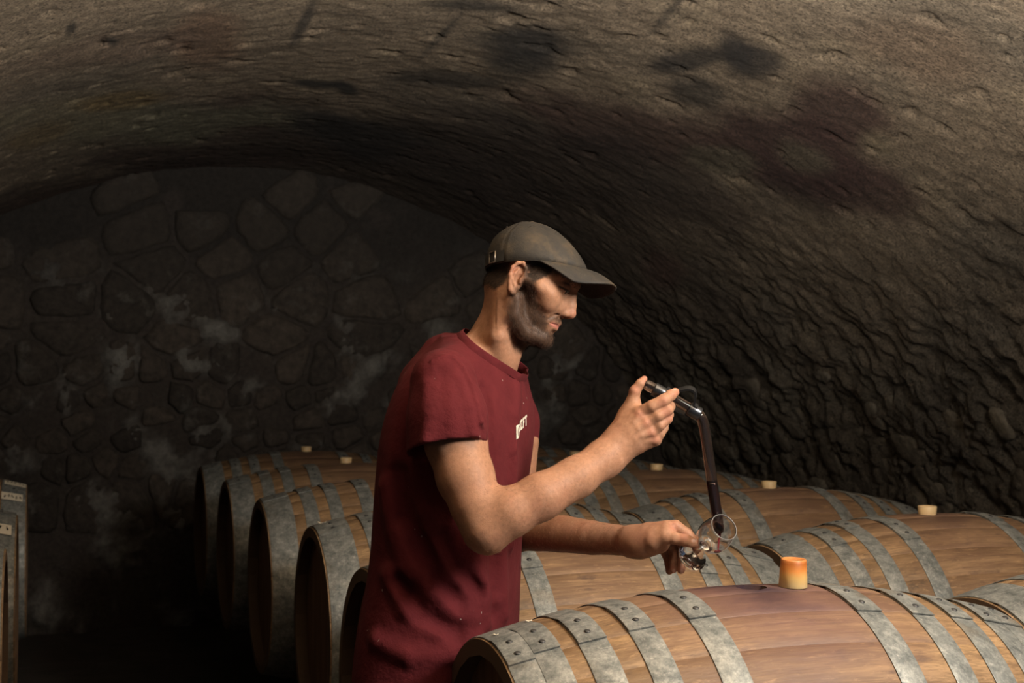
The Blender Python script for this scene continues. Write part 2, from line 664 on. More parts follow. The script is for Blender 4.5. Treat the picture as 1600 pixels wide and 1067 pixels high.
# soot gathered over the far end
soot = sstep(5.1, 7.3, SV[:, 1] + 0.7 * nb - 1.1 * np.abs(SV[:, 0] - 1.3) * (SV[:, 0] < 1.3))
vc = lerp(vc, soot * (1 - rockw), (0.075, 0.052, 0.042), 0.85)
for i, (cx, cy, rx, ry, ro, c, am) in enumerate([
    (1240, 245, 150, 55, 0.5, (0.085, 0.040, 0.036), 0.9), (1310, 180, 75, 60, 0.3, (0.095, 0.047, 0.040), 0.85),
    (1000, 215, 190, 45, 0.18, (0.105, 0.055, 0.045), 0.85), (1330, 285, 120, 40, 0.2, (0.09, 0.045, 0.04), 0.8),
    (900, 270, 300, 70, 0.15, (0.060, 0.040, 0.034), 0.75), (380, 180, 75, 35, 0.0, (0.115, 0.062, 0.050), 0.7),
    (140, 305, 200, 26, -0.12, (0.10, 0.055, 0.04), 0.8), (330, 245, 200, 22, -0.05, (0.085, 0.05, 0.04), 0.8),
    (320, 60, 55, 42, 0.3, (0.25, 0.125, 0.07), 0.55), (150, 80, 150, 24, -0.2, (0.21, 0.135, 0.10), 0.5),
    (1420, 70, 140, 40, 0.2, (0.215, 0.135, 0.085), 0.5), (250, 190, 190, 30, -0.05, (0.29, 0.275, 0.185), 0.8),
    (90, 190, 150, 40, -0.15, (0.30, 0.262, 0.165), 0.75), (190, 158, 60, 13, -0.1, (0.30, 0.20, 0.075), 0.7),
    (60, 215, 50, 16, -0.3, (0.28, 0.19, 0.085), 0.6), (1255, 250, 50, 24, 0.3, (0.20, 0.17, 0.115), 0.7),
    (1130, 248, 55, 20, 0.1, (0.19, 0.165, 0.11), 0.7), (1375, 225, 38, 26, 0.2, (0.36, 0.29, 0.19), 0.8),
    (1500, 640, 110, 150, 0.0, (0.20, 0.18, 0.15), 0.4), (1040, 420, 35, 28, 0.5, (0.17, 0.095, 0.075), 0.7),
    (825, 72, 75, 26, 0.05, (0.030, 0.027, 0.025), 0.92), (810, 100, 60, 22, 0.0, (0.030, 0.027, 0.025), 0.8),
    (1150, 85, 50, 30, 0.9, (0.033, 0.028, 0.026), 0.92), (1180, 95, 36, 22, 0.2, (0.033, 0.028, 0.026), 0.85),
    (1065, 98, 62, 16, -0.25, (0.036, 0.030, 0.027), 0.85), (1090, 145, 40, 20, 0.2, (0.040, 0.034, 0.030), 0.75),
    (500, 132, 55, 8, 0.08, (0.022, 0.02, 0.018), 0.9), (540, 138, 22, 10, 0.3, (0.022, 0.02, 0.018), 0.9),
    (560, 210, 110, 34, 0.2, (0.030, 0.025, 0.024), 0.85), (500, 195, 60, 20, 0.2, (0.030, 0.025, 0.024), 0.8),
    (700, 125, 90, 14, 0.05, (0.050, 0.042, 0.035), 0.75), (730, 8, 70, 12, 0.05, (0.045, 0.04, 0.033), 0.8),
    (475, 35, 9, 34, 0.5, (0.04, 0.034, 0.03), 0.8), (112, 45, 8, 14, 0.5, (0.03, 0.027, 0.024), 0.85), (175, 65, 10, 8, 0.2, (0.03, 0.027, 0.024), 0.85),
    (690, 55, 6, 46, 0.75, (0.07, 0.058, 0.045), 0.8), (1040, 25, 5, 45, 0.75, (0.08, 0.065, 0.05), 0.8),
]):
    vc = lerp(vc, blot(px, py, SV, cx, cy, rx, ry, ro, i, 0.45), c, am)
nt, nd = TT.shape
ii, jj = np.meshgrid(np.arange(nt - 1), np.arange(nd - 1), indexing='ij')
quads = np.stack([ii * nd + jj, ii * nd + jj + 1, (ii + 1) * nd + jj + 1, (ii + 1) * nd + jj], -1).reshape(-1, 4)
zq = SV[quads[:, 0], 2]
right = TT.ravel()[quads[:, 0]] < PI / 2
for nm, msk in (('wall_right', right & (zq < CZ + 0.15)), ('wall_left', ~right & (zq < CZ + 0.15)), ('ceiling', zq >= CZ + 0.15)):
    q = quads[msk]
    used = np.unique(q)
    o = mesh_np(nm, PW[used], np.searchsorted(used, q), M['vault'], None, True, vc[used])
    tag(o, {'wall_right': 'rough rock side of the vault rising behind the barrels', 'wall_left': 'rough dark side of the vault beyond the aisle',
            'ceiling': 'stained plastered barrel vault with soot and purple blotches'}[nm], None, None, 'structure')
    if nm == 'wall_right':
        WALL_R = o

# floor
t = NT(mat_new('cellar_floor', rough=0.9))
fl = t.noise(t.pos(), 5, 6, 0.65)
M['floor'] = t.out(Base_Color=t.ramp(fl, [(0.3, (0.030, 0.026, 0.022)), (0.7, (0.075, 0.062, 0.05))]), Normal=t.bump(fl, 0.6, 0.02))
gu, gd = np.meshgrid(np.linspace(-2.0, 4.2, 60), np.linspace(-1.6, DEND + 0.1, 90), indexing='ij')
Pf = np.stack([gu.ravel(), gd.ravel(), np.zeros(gu.size)], 1)
Pf[:, 2] = 0.012 * fbm(Pf, 1.5, 3, 5) - 0.012
ii, jj = np.meshgrid(np.arange(59), np.arange(89), indexing='ij')
qf = np.stack([ii * 90 + jj, (ii + 1) * 90 + jj, (ii + 1) * 90 + jj + 1, ii * 90 + jj + 1], -1).reshape(-1, 4)
tag(mesh_np('floor', ud_np(Pf), qf, M['floor']), 'dark earthen cellar floor', None, None, 'structure')

# end wall: mortar bed with rubble stones set in it
t = NT(mat_new('lime_mortar', rough=0.95))
g = t.noise(t.pos(), 40, 5, 0.7)
M['mortar'] = t.out(Base_Color=t.mix(1.0, t.vcol(), t.ramp(g, [(0.3, 0.6), (0.7, 1.2)]), 'MULTIPLY'), Normal=t.bump(g, 0.8, 0.015))
gu, gz = np.meshgrid(np.arange(-2.0, 4.2, 0.022), np.arange(-0.12, 2.85, 0.022), indexing='ij')
Pm = np.stack([gu.ravel(), np.full(gu.size, DEND), gz.ravel()], 1)
patch = sstep(0.02, 0.45, fbm(Pm, 5.5, 5, 90, 0.62)) * sstep(2.35, 1.5, Pm[:, 2] + 0.25 * fbm(Pm, 2, 2, 91))
Pm[:, 1] -= 0.055 * patch + 0.02 * fbm(Pm, 9, 4, 92) + 0.03 * fbm(Pm, 2.5, 3, 93) * (Pm[:, 2] < 1.7)
mc = np.tile(np.array([0.060, 0.048, 0.040]), (len(Pm), 1))
mc = lerp(mc, patch, (0.26, 0.25, 0.225), 0.75)
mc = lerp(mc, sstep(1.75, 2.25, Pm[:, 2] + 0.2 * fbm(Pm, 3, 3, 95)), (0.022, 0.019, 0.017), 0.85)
mc = lerp(mc, sstep(0.2, 0.5, fbm(Pm, 6, 3, 94)), (0.05, 0.04, 0.035), 0.7)
nu, nz = gu.shape
ii, jj = np.meshgrid(np.arange(nu - 1), np.arange(nz - 1), indexing='ij')
qm = np.stack([ii * nz + jj, (ii + 1) * nz + jj, (ii + 1) * nz + jj + 1, ii * nz + jj + 1], -1).reshape(-1, 4)
cen = Pm[qm].mean(1)
qm = qm[(cen[:, 0] - U0) ** 2 + (cen[:, 2] - Z0) ** 2 < (RV + 0.12) ** 2]
used = np.unique(qm)
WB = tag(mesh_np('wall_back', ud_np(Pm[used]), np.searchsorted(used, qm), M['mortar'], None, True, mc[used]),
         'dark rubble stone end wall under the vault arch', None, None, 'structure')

t = NT(mat_new('dark_stone', rough=0.9))
v = t.pos()
g = t.noise(v, 22, 6, 0.7)
c = t.mix(t.rnd(), (0.046, 0.037, 0.030), (0.090, 0.071, 0.056))
c = t.mix(1.0, c, t.ramp(g, [(0.3, 0.45), (0.7, 1.35)]), 'MULTIPLY')
c = t.mix(t.math('MULTIPLY', t.ramp(t.noise(v, 7, 5, 0.7), [(0.56, 0.0), (0.68, 1.0)]), 0.5), c, (0.17, 0.16, 0.14))
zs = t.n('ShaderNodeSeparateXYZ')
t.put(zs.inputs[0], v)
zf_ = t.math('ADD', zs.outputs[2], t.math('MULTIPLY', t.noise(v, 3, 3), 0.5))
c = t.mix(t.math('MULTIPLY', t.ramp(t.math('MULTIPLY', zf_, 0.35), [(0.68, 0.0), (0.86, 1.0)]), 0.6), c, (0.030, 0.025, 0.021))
M['stone'] = t.out(Base_Color=c, Normal=t.bump(g, 0.9, 0.02))
t = NT(mat_new('grey_rock', rough=0.92))
v = t.pos()
g = t.noise(v, 30, 6, 0.7)
c = t.mix(t.rnd(), (0.135, 0.112, 0.085), (0.27, 0.235, 0.18))
c = t.mix(1.0, c, t.ramp(g, [(0.3, 0.45), (0.7, 1.35)]), 'MULTIPLY')
M['rock'] = t.out(Base_Color=c, Normal=t.bump(g, 1.0, 0.02))

rs = random.Random(5)
# seeds of the end wall's stones: uneven courses, small rubble low down, larger blocks above
seeds = []
z = 0.70
while z < 2.72:
    low = z < 1.45
    h = rs.uniform(0.11, 0.16) if low else rs.uniform(0.18, 0.25)
    u = -1.9 - rs.uniform(0, 0.2)
    while u < 4.0:
        wd = h * (rs.uniform(0.9, 2.0) if low else rs.uniform(1.2, 2.6))
        seeds.append((u + wd / 2, z + h / 2 + rs.uniform(-0.24, 0.24) * h))
        u += wd
    z += h
for su, sz in seeds:
    if math.hypot(su - U0, sz - Z0) > RV - 0.02 or rs.random() < 0.17:
        continue
    poly = [(-0.5, -0.22), (0.5, -0.22), (0.5, 0.22), (-0.5, 0.22)]
    gap = rs.uniform(0.004, 0.016)
    for ou, oz in seeds:
        dx, dz = ou - su, oz - sz
        L = math.hypot(dx, dz)
        if L < 1e-6 or L > 1.0:
            continue
        nx_, nz_, lim = dx / L, dz / L, L / 2 - gap
        new = []
        for k in range(len(poly)):
            (x0, y0), (x1, y1) = poly[k], poly[(k + 1) % len(poly)]
            s0, s1 = x0 * nx_ + y0 * nz_ - lim, x1 * nx_ + y1 * nz_ - lim
            if s0 <= 0:
                new.append((x0, y0))
            if s0 * s1 < 0:
                q = s0 / (s0 - s1)
                new.append((x0 + (x1 - x0) * q, y0 + (y1 - y0) * q))
        poly = new
        if len(poly) < 3:
            break
    if len(poly) < 3:
        continue
    # even points round the outline, corners worn off
    P = np.array(poly)
    d_ = np.concatenate([[0], np.cumsum(np.linalg.norm(np.diff(np.vstack([P, P[:1]]), axis=0), axis=1))])
    PP = np.vstack([P, P[:1]])
    sp = np.linspace(0, d_[-1], 18, endpoint=False)
    O_ = np.stack([np.interp(sp, d_, PP[:, 0]), np.interp(sp, d_, PP[:, 1])], 1)
    O_ = (np.roll(O_, 1, 0) + 4 * O_ + np.roll(O_, -1, 0)) / 6
    O_ *= np.array([[rs.uniform(0.93, 1.04)] for _ in range(18)])
    bul = rs.uniform(0.0, 0.028)
    V, Fc = [], []
    for s_, dd in ((1.0, 0.07), (0.99, -bul * 0.5), (0.80, -bul * 0.9 - 0.006), (0.45, -bul - 0.008)):
        for x, y in O_:
            V.append((x * s_ + rs.uniform(-0.004, 0.004), dd + (rs.uniform(-0.009, 0.009) if s_ < 1 else 0), y * s_))
    V.append((0, -bul - 0.008, 0))
    for ring in range(3):
        for k in range(18):
            k2 = (k + 1) % 18
            Fc.append((ring * 18 + k, ring * 18 + k2, (ring + 1) * 18 + k2, (ring + 1) * 18 + k))
    for k in range(18):
        Fc.append((54 + k, 54 + (k + 1) % 18, 72))
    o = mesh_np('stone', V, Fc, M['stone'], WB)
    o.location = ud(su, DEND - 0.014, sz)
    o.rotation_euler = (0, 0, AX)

rock_meshes = []
for k in range(9):
    bm = bmesh.new()
    bmesh.ops.create_icosphere(bm, subdivisions=2, radius=1.0)
    V = np.array([v.co[:] for v in bm.verts])
    n = 1 + 0.55 * fbm(V, 1.1, 3, 300 + k)
    for v, s_ in zip(bm.verts, n):
        q = v.co * s_
        v.co = (max(-0.8, min(0.8, q.x)), max(-0.75, min(0.75, q.y)), max(-0.6, min(0.6, q.z)))
    ob = bm_obj('stone', bm, M['rock'])
    rock_meshes.append(ob.data)
    bpy.data.objects.remove(ob)
for dd in np.arange(3.6, 8.0, 0.165):
    for zz in np.arange(0.72, 1.60, 0.125):
        d_ = dd + rs.uniform(-0.06, 0.06)
        z_ = zz + rs.uniform(-0.05, 0.05)
        if rs.random() < sstep(0.95, 1.55, z_) * 0.95 + 0.15:
            continue
        th = math.asin((z_ - Z0) / RV)
        P, _ = vault_surface(np.array([th]), np.array([d_]))
        s_ = rs.uniform(0.05, 0.11)
        o = link(bpy.data.objects.new('stone', rs.choice(rock_meshes)), WALL_R)
        nrm = EU * math.cos(th) + np.array([0, 0, math.sin(th)])
        o.location = ud(*P[0]) + nrm * s_ * 0.34
        rot = Vector(nrm).to_track_quat('Z', 'Y').to_matrix() @ Matrix.Rotation(rs.uniform(0, 6.28), 3, 'Z')
        o.rotation_euler = rot.to_euler()
        o.scale = (s_ * rs.uniform(1.0, 1.5), s_ * rs.uniform(0.75, 1.1), s_ * 0.62)

# ============================================================ barrels
BL, BR, BH, BT = 0.962, 0.350, 0.285, 0.026
NST = 26


def rad(x):
    return BR - (BR - BH) * (2 * x / BL) ** 2


def stave_mesh(hole=False):
    hw = PI / NST
    angs = [-hw, -hw * 0.96, -hw * 0.4, 0, hw * 0.4, hw * 0.96, hw]
    low = [0.0011, 0.0, 0, 0, 0, 0, 0.0011]
    xs = list(np.linspace(-BL / 2, BL / 2, 19))
    V, Fc = [], []
    na = len(angs)

    def pt(x, a, r):
        return (x, -r * math.sin(a), r * math.cos(a))
    for x in xs:
        for a, l in zip(angs, low):
            V.append(pt(x, a, rad(x) - l))
        for a in (hw, -hw):
            V.append(pt(x, a, rad(x) - BT))
    m = na + 2
    cen = len(xs) // 2
    for i in range(len(xs) - 1):
        for j in range(m):
            if hole and i in (cen - 1, cen) and j in range(1, na - 2):
                continue
            j2 = (j + 1) % m
            Fc.append((i * m + j, i * m + j2, (i + 1) * m + j2, (i + 1) * m + j))
    Fc.append(tuple(range(m - 1, -1, -1)))
    Fc.append(tuple((len(xs) - 1) * m + j for j in range(m)))
    if hole:
        ring = [((cen - 1) * m + j) for j in range(1, na - 1)]
        ring += [cen * m + na - 2] + [((cen + 1) * m + j) for j in range(na - 2, 0, -1)] + [cen * m + 1]
        # order: along x=-, up the +a side, back along x=+, down the -a side
        k0 = len(V)
        rh = 0.0265
        n = len(ring)
        lower = []
        for q in ring:
            x, y, _ = V[q]
            s = rh / math.hypot(x, y)
            hx, hy = x * s, y * s
            hz = math.sqrt(BR ** 2 - hy ** 2)
            V.append((hx, hy, hz - 0.0004))
            lower.append((hx * 0.97, hy * 0.97, hz - 0.05))
        V += lower
        for i in range(n):
            i2 = (i + 1) % n
            Fc.append((ring[i], ring[i2], k0 + i2, k0 + i))
            Fc.append((k0 + i, k0 + i2, k0 + n + i2, k0 + n + i))
    bm = bmesh.new()
    vs = [bm.verts.new(v) for v in V]
    for f in Fc:
        bm.faces.new([vs[i] for i in f])
    o = bm_obj('stave', bm, M['wood'])
    me = o.data
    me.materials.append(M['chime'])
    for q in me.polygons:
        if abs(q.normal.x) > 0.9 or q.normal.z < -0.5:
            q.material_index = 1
    bpy.data.objects.remove(o)
    me.set_sharp_from_angle(angle=0.9)
    return me


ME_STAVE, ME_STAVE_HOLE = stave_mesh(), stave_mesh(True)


def hoop_mesh(x0, x1):
    n = 84
    th = 0.0022
    span = 2 * PI + 0.30
    V, Fc = [], []
    for i in range(n + 1):
        a = -0.02 + span * i / n
        lift = 0.0032 * min(1, max(0, (a - 2 * PI + 0.10) / 0.07))
        for x, dr in ((x0, 0.0006), (x0, th), (x0 + 0.002, th + 0.0006), (x1 - 0.002, th + 0.0006), (x1, th), (x1, 0.0006)):
            r = rad(x) + dr + lift
            V.append((x, -r * math.sin(a), r * math.cos(a)))
    for i in range(n):
        for j in range(6):
            j2 = (j + 1) % 6
            Fc.append((i * 6 + j, i * 6 + j2, (i + 1) * 6 + j2, (i + 1) * 6 + j))
    Fc.append(tuple(range(6)))
    Fc.append(tuple(n * 6 + j for j in range(5, -1, -1)))
    bm = bmesh.new()
    vs = [bm.verts.new(v) for v in V]
    for f in Fc:
        bm.faces.new([vs[i] for i in f])
    o = bm_obj('hoop', bm, M['hoop'])
    me = o.data
    bpy.data.objects.remove(o)
    me.set_sharp_from_angle(angle=0.7)
    return me


H_ONE = [(0.004, 0.088), (0.122, 0.166), (0.202, 0.244), (0.306, 0.352)]
H_TWO = [(0.003, 0.046), (0.0468, 0.090), (0.118, 0.164), (0.202, 0.246), (0.306, 0.354)]


def hoop_set(hs):
    out = []
    for a, b in hs:
        out.append((hoop_mesh(-BL / 2 + a, -BL / 2 + b), (-BL / 2 + (a + b) / 2)))
        out.append((hoop_mesh(BL / 2 - b, BL / 2 - a), (BL / 2 - (a + b) / 2)))
    return out


HS_ONE, HS_TWO = hoop_set(H_ONE), hoop_set(H_TWO)
bm = bmesh.new()
bmesh.ops.create_uvsphere(bm, u_segments=10, v_segments=6, radius=0.0058)
for v in bm.verts:
    v.co.z *= 0.45
_o = bm_obj('rivet', bm, M['rivet'])
ME_RIVET = _o.data
bpy.data.objects.remove(_o)


def head_mesh():
    r = BH - BT - 0.002 + 0.008
    bm = bmesh.new()
    nb = 7
    e = np.linspace(-r, r, nb + 1)
    for k in range(nb):
        a, b = e[k] + 0.0007, e[k + 1] - 0.0007
        ys = np.linspace(a, b, 5)
        up = [(y, math.sqrt(max(r * r - y * y, 0.0004))) for y in ys]
        pts = up + [(y, -h_) for y, h_ in reversed(up)]
        f_ = [bm.verts.new((-0.011, y, z_)) for y, z_ in pts]
        g_ = [bm.verts.new((0.011, y, z_)) for y, z_ in pts]
        bm.faces.new(f_)
        bm.faces.new(g_[::-1])
        for i in range(len(pts)):
            j = (i + 1) % len(pts)
            bm.faces.new((f_[i], f_[j], g_[j], g_[i]))
    o = bm_obj('head', bm, M['head'], smooth=False)
    me = o.data
    bpy.data.objects.remove(o)
    return me


ME_HEAD = head_mesh()
HCAM = 0.3742
ZB = CZ - HCAM - 2 * BR


def make_barrel(u, d, label, yaw=0.0, two=False, hole=False, wine=1.0, lap=None, roll=0.0):
    P = ud(u, d, ZB)
    b = empty('wine_barrel', P, AX + yaw)
    tag(b, label, 'barrel', 'oak wine barrels')
    for k in range(NST):
        a = 2 * PI * k / NST
        if a > PI:
            a -= 2 * PI
        o = link(bpy.data.objects.new('stave', ME_STAVE_HOLE if k == 0 else ME_STAVE), b)
        o.location = (0, 0, BR)
        o.rotation_euler = (a, 0, 0)
        o['ang'] = a
        o['wine'] = wine
    for sgn in (-1, 1):
        o = link(bpy.data.objects.new('head', ME_HEAD), b)
        o.location = (sgn * (BL / 2 - 0.045), 0, BR)
    for me, xm in (HS_TWO if two else HS_ONE):
        h = link(bpy.data.objects.new('hoop', me), b)
        h.location = (0, 0, BR)
        ra = (rs.uniform(-0.15, 0.35) if lap is None else lap + rs.uniform(-0.03, 0.03))
        h.rotation_euler = (ra, 0, 0)
        r_ = rad(xm) + 0.0058
        for a in (0.06, 0.20):
            q = link(bpy.data.objects.new('rivet', ME_RIVET), h)
            q.location = (xm, -r_ * math.sin(a), r_ * math.cos(a))
            q.rotation_euler = (a, 0, 0)
    return b


UA, DA, SP = 1.139 + 0.004, 2.187, 0.859
A_SHIFT = {1: 0.012, 2: 0.0, 3: 0.035, 4: 0.012, 5: 0.0, 6: -0.01}
A_LAB = {1: 'stained oak barrel with the open bung hole under the wine glass', 2: 'oak barrel behind the man, its middle hidden by his forearms',
         3: 'oak barrel with a scrap of white paper on its end hoop', 4: 'dim oak barrel just behind the one with the paper scrap',
         5: 'dim reddish oak barrel, second from the stone end wall', 6: 'darkest oak barrel, nearest the stone end wall'}
B_LAB = {1: 'oak barrel cut by the frame at its right, end to end with the open barrel', 2: 'oak barrel with a cream bung just behind the loose amber bung',
         3: 'oak barrel behind the wine glass with its cream bung against the rock', 4: 'oak barrel whose bung shows behind the raised hand',
         5: 'dark oak barrel behind the thief tube, fifth along the right row', 6: 'dark oak barrel at the end of the right row by the end wall'}
BARR = {}
for i in range(1, 7):
    BARR['A%d' % i] = make_barrel(UA + A_SHIFT[i], DA + SP * (i - 1), A_LAB[i], 0.0, i == 1, i == 1, 1.0 if i == 1 else 0.45, 0.10 if i == 1 else None)
B_YAW = {2: 0.0}
for i in range(1, 7):
    BARR['B%d' % i] = make_barrel(UA + 1.0302 + (0.006 if i == 3 else 0), DA + 0.1029 + SP * (i - 1), B_LAB[i], B_YAW.get(i, 0), False, False, 0.45)
C_LAB = ['oak barrel beyond the aisle with two paper labels on its hoop', 'oak barrel beyond the aisle with one arrow label on its hoop',
         'oak barrel beyond the aisle with a low torn paper label', 'oak barrel beyond the aisle at the lower left corner']
for i, d_ in enumerate((5.68, 4.51, 3.66, 2.79)):
    BARR['C%d' % i] = make_barrel((-0.074, -0.086, -0.096, -0.10)[i] - BL / 2, d_, C_LAB[i], 0.0, False, False, 0.3)


def paper_label(b, x0, x1, a0, a1, seed, arrow=False):
    r0 = 0.0084
    V, Fc = [], []
    n, m = 8, 4
    for i in range(n + 1):
        a = a0 + (a1 - a0) * i / n
        for j in range(m + 1):
            x = x0 + (x1 - x0) * j / m
            r = rad(x) + r0 + 0.0006 * math.sin(9 * a + seed + 30 * x)
            V.append((x, -r * math.sin(a), r * math.cos(a)))
    for i in range(n):
        for j in range(m):
            Fc.append((i * (m + 1) + j, i * (m + 1) + j + 1, (i + 1) * (m + 1) + j + 1, (i + 1) * (m + 1) + j))
    o = mesh_np('paper_label', V, Fc, M['paper'], b)
    o.location = (0, 0, BR)
    # pen strokes
    rr = random.Random(seed)
    V, Fc = [], []

    def stroke(xa, aa, xb, ab, wd=0.0022):
        k = len(V)
        dx, da = xb - xa, (ab - aa) * BH
        L = math.hypot(dx, da) or 1
        ox, oa = -da / L * wd / 2, dx / L * wd / 2 / BH
        for x, a in ((xa + ox, aa + oa), (xa - ox, aa - oa), (xb - ox, ab - oa), (xb + ox, ab + oa)):
            r = rad(x) + r0 + 0.0016
            V.append((x, -r * math.sin(a), r * math.cos(a)))
        Fc.append((k, k + 1, k + 2, k + 3))
    if arrow:
        xc = x0 + (x1 - x0) * 0.42
        for q in np.linspace(-1, 1, 12):
            stroke(xc + q * 0.008, a0 + 0.03 + abs(q) * 0.01, xc, a0 + 0.115, 0.003)
        xs_ = [x0 + (x1 - x0) * 0.75]
    else:
        xs_ = np.linspace(x0 + 0.008, x1 - 0.014, 5)
    for x in xs_:
        am = (a0 + a1) / 2 + rr.uniform(-0.015, 0.015)
        for q in range(3):
            stroke(x + rr.uniform(0, 0.008), am - rr.uniform(0, 0.035), x + rr.uniform(0, 0.010), am + rr.uniform(0, 0.035))
    s = mesh_np('handwriting', V, Fc, M['ink'], o)


E = BL / 2
paper_label(BARR['C0'], E - 0.080, E - 0.004, 0.14, 0.29, 1)
paper_label(BARR['C0'], E - 0.088, E - 0.014, 0.50, 0.64, 2)
paper_label(BARR['C1'], E - 0.075, E - 0.014, 0.44, 0.60, 3, True)
paper_label(BARR['C2'], E - 0.075, E - 0.010, 0.42, 0.58, 4)

# timber racks under the rows
for lab, ua in (('low timber rack under the row with the open barrel', UA), ('low timber rack under the barrels along the rock wall', UA + 1.04),
                ('low timber rack under the barrels beyond the aisle', -0.092 - E)):
    rk = tag(empty('barrel_rack', ud(ua, 4.2, 0), AX), lab, 'rack')
    for sx in (-0.10, 0.10):
        top = ZB - 0.001
        bm = bmesh.new()
        bmesh.ops.create_cube(bm, size=1)
        bmesh.ops.scale(bm, vec=(0.11, 5.7, 0.10), verts=bm.verts)
        bmesh.ops.bevel(bm, geom=bm.edges, offset=0.008, segments=2, affect='EDGES')
        o = bm_obj('beam', bm, M['beam'], rk, False)
        o.location = (sx, 0, top - 0.05)
        for yy in np.arange(-2.6, 2.7, 1.3):
            bm = bmesh.new()
            bmesh.ops.create_cube(bm, size=1)
            bmesh.ops.scale(bm, vec=(0.11, 0.14, top - 0.10), verts=bm.verts)
            bmesh.ops.bevel(bm, geom=bm.edges, offset=0.008, segments=2, affect='EDGES')
            o = bm_obj('post', bm, M['beam'], rk, False)
            o.location = (sx, yy, (top - 0.10) / 2)

# bungs in the barrels
t = NT(mat_new('silicone_bung', (0.62, 0.45, 0.24), 0.45))
t.b.inputs['Subsurface Weight'].default_value = 0.25
t.b.inputs['Subsurface Radius'].default_value = (0.02, 0.012, 0.006)
M['bung'] = t.m
prof = [(0.0, -0.02), (0.0195, -0.02), (0.0215, -0.017), (0.0232, 0.004), (0.0245, 0.019), (0.0235, 0.0205), (0.019, 0.0205), (0.0175, 0.0185), (0.0, 0.0185)]
Vb, Fb = lathe(prof, 28)
BUNG_LAB = {'A2': 'cream bung in the barrel behind the man', 'A3': 'cream bung in the paper-scrap barrel, hidden by the man', 'A4': 'cream bung in the dim barrel behind the paper-scrap one',
            'A5': 'pale bung in the dim reddish barrel left of the man', 'A6': 'brownish bung in the darkest barrel by the end wall',
            'B1': 'cream bung in the barrel cut by the frame', 'B2': 'cream bung nearest the rock wall, in the barrel behind the loose amber bung',
            'B3': 'cream bung in the barrel behind the wine glass', 'B4': 'cream bung seen just under the raised hand and tube',
            'B5': 'cream bung in the dark barrel behind the thief tube', 'B6': 'cream bung in the last barrel of the right row'}
first = None
for k in ('B2', 'B3', 'B4', 'B5', 'B6', 'A5', 'A6', 'A4', 'A3', 'A2', 'B1'):
    if first is None:
        o = first = mesh_np('bung', Vb, Fb, M['bung'])
    else:
        o = first.copy()
        COL.objects.link(o)
    P = BARR[k].location
    o.location = (P.x, P.y, ZB + 2 * BR)
    tag(o, BUNG_LAB[k], 'bung', 'cream bungs in the barrels')

# the loose bung on the open barrel
t = NT(mat_new('amber_bung', rough=0.38))
gz_ = t.n('ShaderNodeSeparateXYZ')
t.put(gz_.inputs[0], t.coord('Generated'))
nz_ = t.math('ADD', gz_.outputs[2], t.math('MULTIPLY', t.math('SUBTRACT', t.noise(t.coord(), 60, 3), 0.5), 0.14))
c = t.ramp(nz_, [(0.0, (0.66, 0.52, 0.27)), (0.35, (0.66, 0.42, 0.15)), (0.62, (0.58, 0.23, 0.055)), (0.86, (0.36, 0.105, 0.02)), (1.0, (0.50, 0.20, 0.06))])
t.b.inputs['Subsurface Weight'].default_value = 0.35
t.b.inputs['Subsurface Radius'].default_value = (0.02, 0.01, 0.004)
M['amber'] = t.out(Base_Color=c)
prof = [(0.0, 0.0), (0.0235, 0.0), (0.0248, 0.0015), (0.0222, 0.0475), (0.0212, 0.049), (0.0185, 0.049), (0.0175, 0.0465), (0.0, 0.0465)]
Vl, Fl = lathe(prof, 40)
o = mesh_np('loose_bung', Vl, Fl, M['amber'])
A1 = BARR['A1'].location
_bx = 0.0735
_pb = np.array([A1.x + _bx * math.cos(AX), A1.y + _bx * math.sin(AX), ZB + BR + rad(_bx) - 0.0005])
_pb += np.array([-math.sin(AX), math.cos(AX), 0]) * -0.012
o.location = _pb
o.rotation_euler = (0.03, 0.03, 0)
tag(o, 'amber and cream rubber bung standing loose beside the open bung hole', 'bung')


# scraps of paper
def scrap(name, P, size, seed, label, grp=None):
    rr = np.random.default_rng(seed)
    n = 5
    g = np.linspace(-1, 1, n)
    V = []
    for a in g:
        for b in g:
            V.append((a * size, b * size * 0.7, 0.35 * size * (abs(a) ** 2) + 0.25 * size * rr.random()))
    Fc = [(i * n + j, (i + 1) * n + j, (i + 1) * n + j + 1, i * n + j + 1) for i in range(n - 1) for j in range(n - 1)]
    o = mesh_np(name, V, Fc, M['paper'])
    sm = o.modifiers.new('s', 'SOLIDIFY')
    sm.thickness = 0.0006
    o.location = P
    return tag(o, label, 'paper scrap', grp)


def on_barrel(k, x, a):
    b = BARR[k]
    r = rad(x) + 0.0032
    q = np.array([x, -r * math.sin(a), r * math.cos(a) + BR])
    c, s = math.cos(b.rotation_euler.z), math.sin(b.rotation_euler.z)
    return np.array([b.location.x + q[0] * c - q[1] * s, b.location.y + q[0] * s + q[1] * c, b.location.z + q[2]])


scrap('paper_scrap', on_barrel('A3', -E + 0.03, 0.0), 0.011, 1, 'scrap of white paper lying on the end hoop of a dim barrel')
scrap('paper_scrap', on_barrel('A1', -E + 0.02, -0.02), 0.004, 2, 'tiny pale chip on the rim of the open barrel by the shirt hem')
scrap('paper_scrap', on_barrel('A1', -E + 0.085, -0.1), 0.005, 3, 'tiny pale chip on the second hoop of the open barrel')

